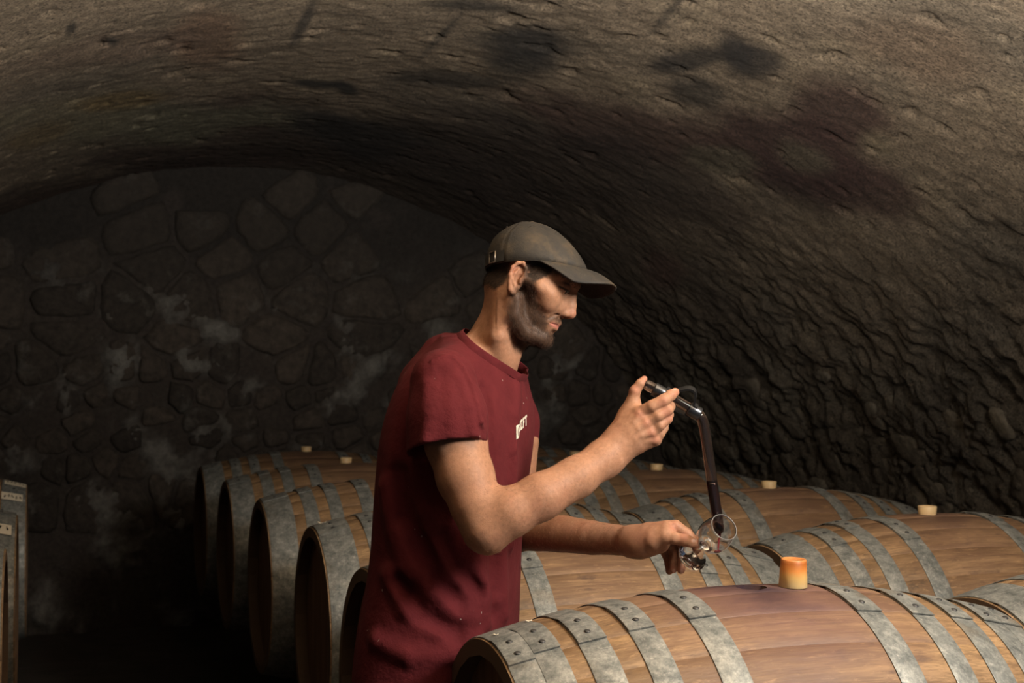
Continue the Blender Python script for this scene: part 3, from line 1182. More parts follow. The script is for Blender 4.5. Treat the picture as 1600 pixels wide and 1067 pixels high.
# ============================================================ the man
YH = 2.62
PX = YH / F                         # metres per picture pixel at the man
PSI, ROLL = math.radians(13), math.radians(7)
HO = W(812, 432, YH + 0.012)        # ear canals' midpoint
e_f = np.array([math.cos(PSI), -math.sin(PSI), 0])
e_l = np.array([-math.sin(PSI), -math.cos(PSI), 0])     # towards his right, the camera side
e_u = np.array([0, 0, 1.0])
e_l, e_u = math.cos(ROLL) * e_l + math.sin(ROLL) * e_u, math.cos(ROLL) * e_u - math.sin(ROLL) * e_l
TILT = math.radians(22)
h_a = math.cos(TILT) * e_f - math.sin(TILT) * e_u
h_b = math.sin(TILT) * e_f + math.cos(TILT) * e_u
HAX = np.array([h_a, h_b, e_l])


def H(a, b, q):
    """head point: a forward, b up, q to his right (units of one picture pixel)"""
    return HO + PX * (a * h_a + b * h_b + q * e_l)


def Hinv(P):
    r = (P - HO) / PX
    return r @ h_a, r @ h_b, r @ e_l


# torso frame
TYAW = math.radians(21)
t_f = np.array([math.cos(TYAW), -math.sin(TYAW), 0])
t_r = np.array([-math.sin(TYAW), -math.cos(TYAW), 0])   # his right
YT = 2.655
# (py, back px, front px, depth/width ratio)
TORSO = [(528, 700, 772, .72), (545, 672, 792, .70), (565, 650, 803, .66), (590, 634, 817, .63), (620, 621, 829, .62), (660, 609, 832, .62), (700, 602, 829, .63),
         (750, 597, 822, .65), (800, 593, 815, .67), (850, 590, 811, .68), (900, 584, 809, .68), (950, 574, 807, .68), (1000, 566, 805, .68), (1060, 561, 803, .68), (1130, 560, 800, .68)]
_tz, _tx, _ta, _tb = [], [], [], []
for py_, xl, xr, q in TORSO:
    P = W((xl + xr) / 2, py_, YT)
    half = (xr - xl) / 2 * YT / F
    a_ = half / math.sqrt((q * math.cos(TYAW)) ** 2 + math.sin(TYAW) ** 2)
    _tz.append(P[2])
    _tx.append(P[0])
    _ta.append(a_)
    _tb.append(a_ * q)
_tz, _tx, _ta, _tb = [np.array(v)[::-1] for v in (_tz, _tx, _ta, _tb)]


def _sm(z, arr):
    d = 0.02
    return (np.interp(z - d, _tz, arr) + 2 * np.interp(z, _tz, arr) + np.interp(z + d, _tz, arr)) / 4


def torso_fn(grow):
    def fn(x, y, z):
        zz = z.ravel()
        cx = _sm(zz, _tx)[None, None, :]
        a_ = (_sm(zz, _ta) + grow)[None, None, :]
        b_ = (_sm(zz, _tb) + grow)[None, None, :]
        X = x - cx
        Y = y - YT
        f_ = X * t_f[0] + Y * t_f[1]
        r_ = X * t_r[0] + Y * t_r[1]
        # flatter front and back than an ellipse
        n = 2.35
        k = (np.abs(r_ / a_) ** n + np.abs(f_ / b_) ** n) ** (1 / n)
        d = (k - 1) * np.minimum(a_, b_)
        top = z - (_tz[-1] + 0.0)
        bot = (_tz[0] + 0.02) - z
        return np.maximum(d, np.maximum(top, bot))
    return fn


def torso_front(px_, py_):
    """distance Y of the torso's near surface along the picture ray"""
    for Y in np.arange(YT - 0.30, YT + 0.05, 0.003):
        P = W(px_, py_, Y)
        v = torso_fn(0.0)(np.array([[[P[0]]]]), np.array([[[P[1]]]]), np.array([P[2]])[None, None, :])
        if v.ravel()[0] < 0:
            return Y
    return YT


HS = 0.0017
sk = Field((-0.30, 2.22, CZ - 0.52), (0.38, 2.92, CZ + 0.33), HS)
p = PX
# ---- head
ax3 = [h_a, h_b, e_l]
sk.ell(H(8, 20, 0), ax3, np.array([58, 40, 54]) * p, 0.01)
sk.ell(H(48, 12, 0), ax3, np.array([43, 34, 51]) * p, 0.01)
sk.ell(H(44, -6, 0), ax3, np.array([46, 42, 54]) * p, 0.012)
sk.ell(H(46, -42, 0), ax3, np.array([36, 36, 40]) * p, 0.012)
for s in (-1, 1):
    sk.chain([H(20, -38, 46 * s), H(29, -61, 43 * s), H(52, -80, 28 * s), H(74, -77, 9 * s)], np.array([11, 11, 12, 12]) * p, 0.014)
    sk.chain([H(68, -12, 42 * s), H(48, -7, 52 * s), H(22, -5, 56 * s)], np.array([10, 8, 6]) * p, 0.012)
    sk.ell(H(67, -22, 32 * s), ax3, np.array([16, 17, 16]) * p, 0.012)
    sk.chain([H(88, 19, 7 * s), H(84, 22, 24 * s), H(70, 20, 43 * s)], np.array([7, 7, 6]) * p, 0.008)
sk.ell(H(70, -48, 0), ax3, np.array([19, 24, 25]) * p, 0.012)
sk.ell(H(76, -77, 0), ax3, np.array([12, 12, 15]) * p, 0.010)
# eye sockets, lids
for s in (-1, 1):
    sk.ell(H(97, 8, 28 * s), ax3, np.array([13, 9, 15]) * p, 0.008, 'carve')
    sk.ell(H(78, 7.5, 28 * s), ax3, np.array([12.5, 11.5, 13.0]) * p, 0.003)
    sk.ell(H(80, -22, 15 * s), ax3, np.array([12, 14, 10]) * p, 0.008)
    sk.chain([H(89, 2.6, 20 * s), H(91.0, 1.0, 28 * s), H(84.5, 2.2, 39 * s)], np.array([0.9, 1.9, 0.9]) * p, 0.0012, 'carve')
    sk.chain([H(88, 13, 18 * s), H(88.5, 15.5, 28 * s), H(81, 14, 40 * s)], np.array([1.2, 1.4, 1.2]) * p, 0.003, 'carve')
# nose
sk.chain([H(88, 12, 0), H(92, 1, 0), H(97, -12, 0), H(99.5, -23, 0)], np.array([7, 5.2, 5.8, 7.6]) * p, 0.006)
sk.ell(H(86, -17, 0), ax3, np.array([11, 17, 15]) * p, 0.010)
sk.ell(H(99, -25.5, 0), ax3, np.array([8.0, 6.8, 8.0]) * p, 0.004)
for s in (-1, 1):
    sk.ell(H(91, -28, 9.5 * s), ax3, np.array([9.5, 6.0, 5.0]) * p, 0.004)
    sk.chain([H(89, -31, 6 * s), H(97, -33, 4 * s)], np.array([2.8, 2.4]) * p, 0.002, 'carve')
    sk.chain([H(86, -19, 9.5 * s), H(81.5, -25, 15 * s), H(83, -32, 15 * s)], np.array([0.6, 0.9, 0.5]) * p, 0.0025, 'carve')
    sk.chain([H(84, -34, 17 * s), H(79, -42, 24 * s), H(75, -50, 29 * s)], np.array([0.8, 0.9, 0.6]) * p, 0.005, 'carve')
# lips
for s in (-1, 1):
    sk.chain([H(87, -45.0, 0), H(85, -46.0, 9 * s), H(75.5, -50.5, 22 * s)], np.array([3.9, 3.7, 1.6]) * p, 0.004)
    sk.chain([H(84.0, -54.8, 0), H(82, -54.5, 9 * s), H(74, -51.5, 21 * s)], np.array([4.6, 4.2, 1.6]) * p, 0.004)
    sk.chain([H(93, -49.8, 0), H(89, -50, 10 * s), H(77, -51, 23 * s)], np.array([1.1, 1.1, 0.8]) * p, 0.002, 'carve')
sk.cone(H(87, -63, -8), H(87, -63, 8), 3 * p, 3 * p, 0.006, 'carve')
# ears
for s in (-1, 1):
    fx = [h_a * 0.94 - e_l * s * 0.34, h_b, e_l * s * 0.94 + h_a * 0.34]
    ec = H(14, -8.5, 60 * s)

    def E_(a, b, q):
        return ec + p * (a * fx[0] + b * fx[1] + q * fx[2])
    sk.ell(E_(0, 0, -1), fx, np.array([12.5, 24, 4.2]) * p, 0.005)
    sk.ell(E_(2, -3, 4.5), fx, np.array([6.0, 11, 4.5]) * p, 0.003, 'carve')
    sk.ell(E_(-2, 13, 4.5), fx, np.array([6.5, 5.0, 3.0]) * p, 0.003, 'carve')
    sk.chain([E_(5, -2, 3), E_(9, 8, 3.5), E_(7, 18, 4), E_(0, 23.5, 4.5), E_(-8, 21, 4.5), E_(-13, 11, 4.5), E_(-12, 0, 4), E_(-8, -11, 3), E_(-3, -20, 2), E_(3, -24, 1)],
             np.array([2.0, 2.4, 2.6, 2.8, 2.8, 2.7, 2.6, 2.8, 3.6, 3.8]) * p, 0.002)
    sk.chain([E_(-3, 12, 3), E_(-6.5, 4, 3.4), E_(-6, -6, 3.2), E_(-1, -12, 3)], np.array([1.8, 2.2, 2.2, 2.0]) * p, 0.002)
    sk.cone(E_(8, -1, 3), E_(7, -6, 3), 2.6 * p, 2.2 * p, 0.003)
# neck
N1, N2 = W(798, 487, YH + 0.02), W(752, 578, YT - 0.01)
sk.cone(N1, N2, 40 * p, 46 * p, 0.018)
sk.cone(H(-12, -22, 0), N1, 37 * p, 36 * p, 0.02)
sk.chain([H(46, -82, 0), W(801, 545, YH + 0.005), W(784, 580, YT - 0.03)], np.array([12, 12.5, 12]) * p, 0.02)
sk.cone(W(803, 556, YH - 0.004), W(801, 562, YH - 0.004), 7 * p, 6 * p, 0.012)
for s in (-1, 1):
    sk.chain([H(0, -40, 34 * s), W(778, 525, YH - 0.043 * s + 0.004), W(788, 582, YT - 0.030 * s)], np.array([8, 9.5, 7]) * p, 0.04)
# shoulders and hidden torso
sk.func((-0.4, 2.3, CZ - 0.6), (0.2, 2.95, CZ + 0.05), torso_fn(-0.026), 0.02)
SR, SL = W(697, 602, 2.455), W(785, 608, 2.80)
sk.cone(W(748, 560, YT), SR, 30 * p, 30 * p, 0.02)
sk.cone(W(752, 560, YT), SL, 30 * p, 28 * p, 0.02)
# right arm
EL = W(760, 826, 2.385)
sk.chain([SR, W(712, 690, 2.435), W(727, 745, 2.412), W(745, 790, 2.395), EL], np.array([38, 44, 40.5, 36, 31]) * p, 0.02, kj=0.012)
sk.cone(W(757, 842, 2.394), W(764, 846, 2.390), 14 * p, 13 * p, 0.018)
sk.chain([EL, W(796, 801, 2.385), W(845, 776, 2.395), W(900, 746, 2.425), W(940, 719, 2.45), W(965, 699, 2.463)], np.array([32, 34.5, 32.5, 29, 26, 24]) * p, 0.02, kj=0.012)
# right hand: (px,py,Y) joints, the back of the hand to the camera
RHY = 2.465
WR = W(966, 697, RHY)
mc = [(1000, 646, 2.455), (1010, 660, 2.450), (1018, 675, 2.452), (1024, 687, 2.460)]
for (x, y, d), r in zip(mc, (11, 11, 10.5, 9.5)):
    sk.chain([WR, W((966 + x) / 2, (697 + y) / 2 + 1, d + 0.005), W(x, y, d)], np.array([19, 15, r]) * p, 0.012)
    # tendon and knuckle
    sk.chain([W(972, 692, 2.448), W((972 + 2 * x) / 3, (692 + 2 * y) / 3, d - 0.0125), W(x - 1, y + 1, d - 0.011)], np.array([2.5, 2.6, 3.4]) * p, 0.006)
    sk.cone(W(x, y, d - 0.0072), W(x + 1, y - 1, d - 0.0072), 5.2 * p, 5.0 * p, 0.006)
sk.cone(W(985, 692, 2.478), W(1008, 686, 2.482), 15 * p, 12 * p, 0.014)
FK = 0.0022
sk.chain([W(*mc[0]), W(1019, 634.5, 2.442), W(1037, 625.5, 2.442), W(1048, 617.5, 2.450), W(1055, 612.5, 2.461)], np.array([10.6, 8.9, 8.9, 8.0, 6.3]) * p, FK)
sk.chain([W(*mc[1]), W(1028, 649.5, 2.441), W(1043.5, 640.5, 2.445), W(1047, 635, 2.466), W(1045, 631, 2.488)], np.array([10.4, 8.2, 8.1, 7.4, 6.4]) * p, FK)
sk.chain([W(*mc[2]), W(1031, 664.5, 2.445), W(1042.5, 654.5, 2.451), W(1045, 648, 2.470), W(1042, 643, 2.492)], np.array([9.8, 7.7, 7.5, 7.0, 6.2]) * p, FK)
sk.chain([W(*mc[3]), W(1031, 678, 2.456), W(1037, 669, 2.464), W(1039, 661, 2.482), W(1035, 655, 2.50)], np.array([8.8, 7.0, 6.6, 6.2, 5.6]) * p, FK)
# its thumb, raised to the bulb
sk.chain([W(974, 672, 2.475), W(982, 647, 2.482), W(989, 628, 2.478)], np.array([13, 12.5, 10.5]) * p, 0.014)
sk.cone(W(952, 713, 2.462), W(980, 660, 2.475), 18 * p, 11 * p, 0.03)
sk.cone(W(990, 642, 2.478), W(1000, 652, 2.47), 12 * p, 10 * p, 0.014)
sk.chain([W(989, 628, 2.478), W(992, 611, 2.475), W(1000.5, 599.5, 2.474), W(1006.5, 592, 2.476)], np.array([10, 8.3, 6.9, 4.8]) * p, 0.004)
# left arm
EL2 = W(800, 832, 2.80)
sk.chain([SL, W(806, 690, 2.825), W(802, 770, 2.825), EL2], np.array([34, 38, 35, 31]) * p, 0.02)
sk.chain([EL2, W(840, 831, 2.755), W(880, 834, 2.70), W(925, 840, 2.64), W(965, 843.5, 2.59), W(988, 846, 2.56)], np.array([30, 31, 29.5, 26.5, 23.0, 22.5]) * p, 0.02)
# left hand, thumb side to the camera
WL = W(990, 846, 2.558)
mcl = [(1043, 825, 2.512), (1044, 830, 2.53), (1039, 836, 2.546), (1031, 843, 2.556)]
for (x, y, d), r in zip(mcl, (12, 12, 11.5, 11)):
    sk.chain([WL, W((990 + x) / 2, (846 + y) / 2 - 1, (2.558 + d) / 2), W(x, y, d)], np.array([20, 17, r]) * p, 0.012)
sk.cone(W(1005, 851, 2.535), W(1032, 851, 2.53), 18 * p, 12 * p, 0.02)
sk.chain([W(1003, 848, 2.535), W(1022, 843, 2.509), W(1041, 838, 2.496)], np.array([15, 14, 11]) * p, 0.022)
sk.chain([W(1041, 838, 2.496), W(1055, 841, 2.488), W(1070, 844, 2.482), W(1080, 847, 2.480), W(1086, 849, 2.481)], np.array([10.8, 8.9, 8.9, 7.8, 5.6]) * p, 0.004)
sk.chain([W(*mcl[0]), W(1055, 822.5, 2.510), W(1073, 834, 2.506), W(1086, 848, 2.502), W(1088, 857, 2.500)], np.array([11.2, 9.6, 8.8, 7.8, 6.4]) * p, FK)
sk.chain([W(*mcl[1]), W(1059, 836, 2.545), W(1068, 852, 2.545), W(1067, 873, 2.530), W(1064, 890, 2.522)], np.array([11, 9.4, 8.4, 7.6, 6.2]) * p, FK)
sk.chain([W(*mcl[2]), W(1047, 848, 2.560), W(1054, 862, 2.556), W(1053, 878, 2.541), W(1052, 889, 2.533)], np.array([11, 9.2, 8.2, 7.4, 6.2]) * p, FK)
sk.chain([W(*mcl[3]), W(1036, 856, 2.570), W(1043, 868, 2.568), W(1046, 882, 2.558), W(1046, 892, 2.552)], np.array([10, 8.6, 7.8, 7.0, 5.8]) * p, FK)

VS, QS = sk.mesh()
del sk
# ---- skin colours
ha, hb, hq = Hinv(VS)
sx, sy, sd = proj(VS)


def poly_sd(x, y, poly):
    """signed distance to a polygon, negative inside"""
    d = np.full(x.shape, 1e9)
    ins = np.zeros(x.shape, bool)
    n = len(poly)
    for i in range(n):
        x0, y0 = poly[i]
        x1, y1 = poly[(i + 1) % n]
        ex, ey = x1 - x0, y1 - y0
        t_ = np.clip(((x - x0) * ex + (y - y0) * ey) / (ex * ex + ey * ey), 0, 1)
        d = np.minimum(d, np.hypot(x - x0 - t_ * ex, y - y0 - t_ * ey))
        c_ = ((y0 <= y) & (y < y1)) | ((y1 <= y) & (y < y0))
        with np.errstate(divide='ignore', invalid='ignore'):
            xi = x0 + (y - y0) / (y1 - y0 if y1 != y0 else 1e-9) * ex
        ins ^= c_ & (x < xi)
    return np.where(ins, -d, d)


BEARD = [(26, 10), (40, 8), (46, -4), (55, -24), (67, -39), (76, -41), (84, -36), (97, -37), (97, -44), (80, -47), (76, -51), (79, -59), (92, -61), (99, -80), (88, -100), (44, -112), (24, -80), (12, -53), (17, -22)]
HAIR = [(-100, 45), (56, 45), (57, 14), (50, 4), (43, -4), (26, 0), (22, 8), (16, 24), (-4, 26), (-8, 2), (-6, -22), (-14, -36), (-60, -34), (-100, -34)]
inhead = (hb > -125) & (np.abs(hq) < 75) & (ha < 130) & (ha > -110) & (sx < 960) & (sy < 560)
bsd = np.where(inhead, poly_sd(ha, hb, BEARD), 99)
hsd = np.where(inhead, poly_sd(ha, hb, HAIR), 99)
nz1 = fbm(VS, 22, 4, 400)
nz2 = fbm(VS, 90, 3, 401)
sc_ = np.tile(np.array([0.345, 0.176, 0.104]), (len(VS), 1))
sc_ = lerp(sc_, sstep(0.0, 0.6, nz1), (0.325, 0.150, 0.092), 0.6)
sc_ = lerp(sc_, sstep(0.1, 0.6, nz2), (0.41, 0.225, 0.145), 0.4)
face = inhead & (ha > 20)
sc_ = lerp(sc_, np.where(inhead, sstep(14, 4, np.hypot(np.hypot(ha - 100, hb + 24), hq)), 0), (0.42, 0.165, 0.105), 0.6)
sc_ = lerp(sc_, np.where(inhead, sstep(10, 3, np.hypot(ha + 8, hb - 3) / 2.4) * (np.abs(hq) > 58), 0), (0.50, 0.21, 0.14), 0.6)
lip = np.where(face & (ha > 73), sstep(6.0, 3.8, np.abs(hb + 50.2 - 0.0)) * sstep(24, 19, np.abs(hq)) * sstep(0, 3, bsd), 0)
sc_ = lerp(sc_, lip, (0.40, 0.145, 0.115), 0.85)
sc_ = lerp(sc_, sstep(5, -9, bsd + 7 * nz2 + 4 * nz1), (0.036, 0.023, 0.016), 0.86)
sc_ = lerp(sc_, sstep(3, -4, hsd + 5 * nz2), (0.050, 0.035, 0.026), 0.92)
# lash line of the lowered lids
for s in (-1, 1):
    lash = np.where(face, sstep(2.3, 1.0, np.abs(hb - 3.6 - 0.004 * (hq * s - 29) ** 2)) * sstep(12.5, 10.5, np.abs(hq * s - 30.5)) * (ha > 74), 0)
    sc_ = lerp(sc_, lash, (0.035, 0.022, 0.018), 0.95)
# knuckles and fingertips a little redder
for (x, y) in [(m_[0], m_[1]) for m_ in mc] + [(1035, 627), (1041, 642), (1046, 652), (992, 608), (1008, 590), (1055, 612), (1069, 839), (1064, 890), (1052, 890), (1053, 822)]:
    sc_ = lerp(sc_, np.where(sd < 2.62, sstep(12, 3, np.hypot(sx - x, sy - y)), 0), (0.40, 0.165, 0.108), 0.55)

for (x, y, rx, ry) in [(1084, 844.5, 4.0, 2.6), (1065, 893, 2.6, 3.6), (1053, 892, 2.4, 3.4), (1053.5, 608.5, 3.2, 1.8)]:
    nm_ = np.where(sd < 2.60, sstep(1.15, 0.85, np.hypot((sx - x) / rx, (sy - y) / ry)), 0)
    sc_ = lerp(sc_, nm_, (0.50, 0.31, 0.24), 0.8)

t = NT(mat_new('skin', rough=0.56))
v = t.pos()
po = t.noise(v, 420, 3, 0.6)
fr = t.noise(v, 150, 4, 0.65)
cr = t.noise(v, 60, 4, 0.6)
c = t.mix(1.0, t.vcol(), t.ramp(fr, [(0.3, 0.82), (0.7, 1.12)]), 'MULTIPLY')
t.b.inputs['Subsurface Weight'].default_value = 0.12
t.b.inputs['Subsurface Radius'].default_value = (0.008, 0.003, 0.0015)
t.b.inputs['Specular IOR Level'].default_value = 0.25
M['skin'] = t.out(Base_Color=c, Normal=t.bump(cr, 0.12, 0.004, t.bump(po, 0.22, 0.0012)))
man = mesh_np('person', VS, QS, M['skin'], None, True, sc_)
tag(man, 'man in a dark cap and burgundy t-shirt drawing wine over the barrel', 'person')
_n = np.zeros(len(VS) * 3, dtype=np.float32)
man.data.vertex_normals.foreach_get('vector', _n)
NS = _n.reshape(-1, 3)


# ---- hairs as thin tapered ribbons
def strands(name, idx, dirfn, length, width, lift, mat, seed):
    rr = np.random.default_rng(seed)
    Pn, Nn = VS[idx], NS[idx]
    n = len(idx)
    Pn = Pn + rr.normal(0, 0.0006, (n, 3))
    D = dirfn(Pn) + rr.normal(0, 0.35, (n, 3))
    D -= Nn * (D * Nn).sum(1, keepdims=True)
    D /= np.linalg.norm(D, axis=1, keepdims=True) + 1e-9
    L = length * rr.uniform(0.6, 1.3, (n, 1))
    S = np.cross(D, Nn)
    S = S * np.cos(a_ := rr.uniform(0, 3.14, (n, 1))) + Nn * np.sin(a_)
    w_ = width * rr.uniform(0.7, 1.2, (n, 1))
    r0 = Pn - Nn * 0.0003
    m0 = Pn + (D * 0.55 + Nn * lift) * L
    t0 = Pn + (D * 1.0 + Nn * lift * 1.1) * L
    V = np.stack([r0 - S * w_, r0 + S * w_, m0 + S * w_ * 0.8, m0 - S * w_ * 0.8, t0 + S * w_ * 0.2, t0 - S * w_ * 0.2], 1).reshape(-1, 3)
    b_ = (np.arange(n) * 6)[:, None]
    Q = np.concatenate([b_ + np.array([0, 1, 2, 3]), b_ + np.array([3, 2, 4, 5])])
    o = mesh_np(name, V, Q, mat, man)
    return o


def hair_mat(name, c0, c1):
    t = NT(mat_new(name, rough=0.8))
    t.b.inputs['Specular IOR Level'].default_value = 0.2
    g_ = t.noise(t.pos(), 300, 2, 0.5)
    return t.out(Base_Color=t.ramp(g_, [(0.35, c0), (0.65, c1)]))


M['beard'] = hair_mat('beard_hair', (0.009, 0.006, 0.005), (0.075, 0.045, 0.030))
M['hair'] = hair_mat('dark_hair', (0.010, 0.008, 0.007), (0.050, 0.036, 0.027))
M['armhair'] = hair_mat('arm_hair', (0.13, 0.07, 0.04), (0.42, 0.25, 0.14))
rr = np.random.default_rng(3)
ib = np.nonzero(inhead & (rr.random(len(VS)) < np.clip(-bsd / 11 + 0.08, 0, 1) * np.clip(0.85 + 0.9 * nz1 + 0.8 * nz2, 0.3, 1)))[0]
down = lambda P: np.tile(-h_b * 0.8 + h_a * 0.35, (len(P), 1))
o = strands('beard', ib, down, 0.0055, 0.00013, 0.42, M['beard'], 1)
o['label'] = 'short dark brown beard and moustache'
ucap = (VS - W(838, 422, YH + 0.012)) @ np.array([0, 0, 1.0]) / PX
ih = np.nonzero(inhead & (ucap < 6) & (rr.random(len(VS)) < np.clip(-hsd / 6 + 0.2, 0, 0.7)))[0]
o = strands('hair', ih, lambda P: np.tile(-h_b * 0.9 - h_a * 0.4, (len(P), 1)), 0.0075, 0.00016, 0.25, M['hair'], 2)
o['label'] = 'short dark hair under the cap'
brow = np.zeros(len(VS), bool)
for s in (-1, 1):
    q_ = hq * s
    bl = 17.5 + 4.0 * np.sin(np.clip((q_ - 8) / 36, 0, 1) * 2.4)
    brow |= inhead & (np.abs(hb - bl) < 3.6) & (q_ > 8) & (q_ < 46) & (ha > 55)
ie = np.nonzero(brow & (rr.random(len(VS)) < 0.6))[0]
strands('eyebrow', ie, lambda P: np.where(Hinv(P)[2][:, None] > 0, 1, -1) * e_l * 0.9 - h_a * 0.3, 0.007, 0.00024, 0.25, M['hair'], 4)
# forearm hairs
fore = ((sx > 755) & (sx < 975) & (sy > 660) & (sy < 872) & (sd < 2.85) & ~inhead)
upper = ((sx > 690) & (sx < 800) & (sy > 700) & (sy < 850) & (sd < 2.5))
ia = np.nonzero((fore & (rr.random(len(VS)) < 0.20)) | (upper & (rr.random(len(VS)) < 0.03)))[0]
strands('arm_hair', ia, lambda P: np.tile(np.array([0.6, -0.1, -0.6]), (len(P), 1)), 0.0048, 0.00008, 0.14, M['armhair'], 5)

# eyes under the lowered lids
M['eye'] = mat_new('eye_white', (0.55, 0.5, 0.45), 0.2)
M['iris'] = mat_new('dark_iris', (0.035, 0.022, 0.015), 0.15)
for s in (-1, 1):
    bm = bmesh.new()
    bmesh.ops.create_uvsphere(bm, u_segments=24, v_segments=16, radius=11.2 * p)
    o = bm_obj('eye', bm, M['eye'], man)
    o.location = H(78, 6.3, 28 * s)
    bm = bmesh.new()
    bmesh.ops.create_uvsphere(bm, u_segments=20, v_segments=10, radius=5.6 * p)
    for v in bm.verts:
        v.co.z *= 0.35
    i_ = bm_obj('iris', bm, M['iris'], o)
    dr = h_a * 0.90 - h_b * 0.36 + e_l * 0.05 * s
    i_.location = dr * 10.2 * p
    i_.rotation_euler = Vector(dr).to_track_quat('Z', 'Y').to_euler()

# ============================================================ clothes
HT = 0.003
st = Field((-0.36, 2.28, CZ - 0.60), (0.16, 2.98, CZ + 0.07), HT)
st.func((-0.5, 2.2, CZ - 0.62), (0.3, 3.0, CZ + 0.1), torso_fn(0.0), 0.02)
st.cone(W(738, 562, YT), W(690, 588, 2.475), 40 * p, 38 * p, 0.03)
st.cone(W(756, 556, YT), W(782, 594, 2.79), 40 * p, 35 * p, 0.03)
st.cone(W(690, 556, YT + 0.03), W(664, 600, YT), 34 * p, 40 * p, 0.03)
st.cone(N1, N2, 42 * p, 48 * p, 0.02)
c_R = W(703, 701, 2.43)
n_R = W(707, 740, 2.423) - W(699, 690, 2.433)
n_R = n_R / np.linalg.norm(n_R) + np.array([-0.03, -0.10, 0.0])
n_R /= np.linalg.norm(n_R)
c_L = W(828, 702, 2.83)
n_L = np.array([0.18, 0.05, -1.0]) / np.linalg.norm([0.18, 0.05, -1.0])
for pts, rr_, c_, n_, tip_ in (
        ([W(693, 598, 2.452), W(699, 655, 2.434), W(698, 745, 2.424)], [49, 56, 61], c_R, n_R, 45),
        ([W(787, 603, 2.80), W(800, 660, 2.83), W(803, 750, 2.835)], [42, 43, 45], c_L, n_L, 36)):
    sl = Field(st.lo, st.lo + (st.n - 1) * st.h, st.h)
    sl.f = sl.f[:st.n[0], :st.n[1], :st.n[2]]
    sl.n = st.n
    sl.chain(pts, np.array(rr_) * p, 0.004, kj=0.02)
    if tip_ == 45:      # creases running down the near sleeve
        sl.chain([W(668, 600, 2.405), W(672, 650, 2.378), W(664, 700, 2.368)], np.array([6, 7, 8]) * p, 0.015)
        sl.chain([W(716, 590, 2.408), W(733, 640, 2.386), W(744, 702, 2.376)], np.array([5, 7, 8]) * p, 0.014)
        sl.chain([W(690, 575, 2.39), W(693, 640, 2.352), W(690, 705, 2.345)], np.array([5, 5, 5]) * p, 0.014, 'carve')
    X_ = (sl.lo[0] + sl.h * np.arange(sl.n[0]))[:, None, None]
    Y_ = (sl.lo[1] + sl.h * np.arange(sl.n[1]))[None, :, None]
    Z_ = (sl.lo[2] + sl.h * np.arange(sl.n[2]))[None, None, :]
    pl = ((X_ - c_[0]) * n_[0] + (Y_ - c_[1]) * n_[1] + (Z_ - c_[2]) * n_[2]).astype(np.float32)
    sl.f = np.maximum(sl.f, pl)
    inner = np.maximum(sl.f + 0.0062, -0.055 - pl)      # hollow of the cuff
    hollow = np.where(pl > -0.0075, sl.f, 1)
    cav = Field(st.lo, st.lo + (st.n - 1) * st.h, st.h)
    cav.f = cav.f[:st.n[0], :st.n[1], :st.n[2]]
    cav.n = st.n
    cav.chain(pts, (np.array(rr_) - 4.6) * p, 0.004, kj=0.02)
    cav.f = np.maximum(cav.f, -0.05 - pl)
    body = st.f
    solid = np.minimum(body, 1.0)
    hh = np.clip(0.5 + 0.5 * (body - sl.f) / 0.014, 0, 1)
    st.f = body + (sl.f - body) * hh - 0.014 * hh * (1 - hh)
    bodyx = torso_fn(0.0)(X_.astype(np.float32), Y_.astype(np.float32), Z_.astype(np.float32)).astype(np.float32)
    st.f = np.maximum(st.f, -np.maximum(cav.f, -(bodyx - 0.004)))
    del sl, cav, pl, hollow, inner


# folds: long soft ridges and hollows lying on the near surface
def fold(pts, r, k, op, dep=0.0):
    P = []
    for x, y in pts:
        P.append(W(x, y, torso_front(x, y) + dep))
    st.chain(P, np.full(len(P), r * p), k, op)


for pts, r, dep in [
    ([(640, 830), (655, 880), (690, 930), (735, 965)], 10, 0.004), ([(668, 800), (690, 860), (720, 905), (770, 940)], 9, 0.005),
    ([(612, 900), (640, 950), (690, 985), (740, 1000)], 11, 0.004), ([(780, 800), (783, 880), (786, 960)], 7, 0.004),
    ([(800, 720), (797, 790), (794, 850)], 7, 0.005), ([(745, 620), (752, 680), (756, 720)], 8, 0.004),
    ([(605, 760), (618, 830), (640, 900)], 10, 0.004), ([(590, 1000), (640, 1025), (700, 1020)], 9, 0.004), ([(806, 600), (803, 650), (800, 700)], 5, 0.003),
    ([(735, 850), (748, 910), (756, 975)], 8, 0.005)]:
    fold(pts, r, 0.022, 'add', dep)
for pts, r, dep in [
    ([(655, 850), (680, 905), (720, 945)], 8, -0.006), ([(625, 910), (660, 962), (715, 990)], 9, -0.006), ([(690, 840), (712, 885), (750, 925)], 7, -0.006),
    ([(770, 790), (772, 870), (772, 960)], 5, -0.005), ([(758, 610), (766, 670), (768, 730)], 6, -0.004), ([(622, 740), (634, 810), (660, 870)], 9, -0.006)]:
    fold(pts, r, 0.02, 'carve', dep)
def near_surf(px_, py_):
    for Y in np.arange(2.28, 2.75, 0.0015):
        q = (W(px_, py_, Y) - st.lo) / st.h
        i_ = np.round(q).astype(int)
        if np.all(i_ >= 0) and np.all(i_ < st.n) and st.f[tuple(i_)] < 0:
            return W(px_, py_, Y)
    return None


seam = [near_surf(x, y) for x, y in [(672, 566), (690, 557), (706, 560), (720, 575), (732, 600), (741, 630), (748, 660), (752, 690)]]
seam = [q for q in seam if q is not None]
st.chain([q + np.array([0.004, 0.002, 0]) for q in seam], np.full(len(seam), 3.4 * p), 0.005)
VT, QT = st.mesh()
del st
_tmp = mesh_np('t_shirt', VT, QT)
bm = bmesh.new()
bm.from_mesh(_tmp.data)
bpy.data.objects.remove(_tmp)


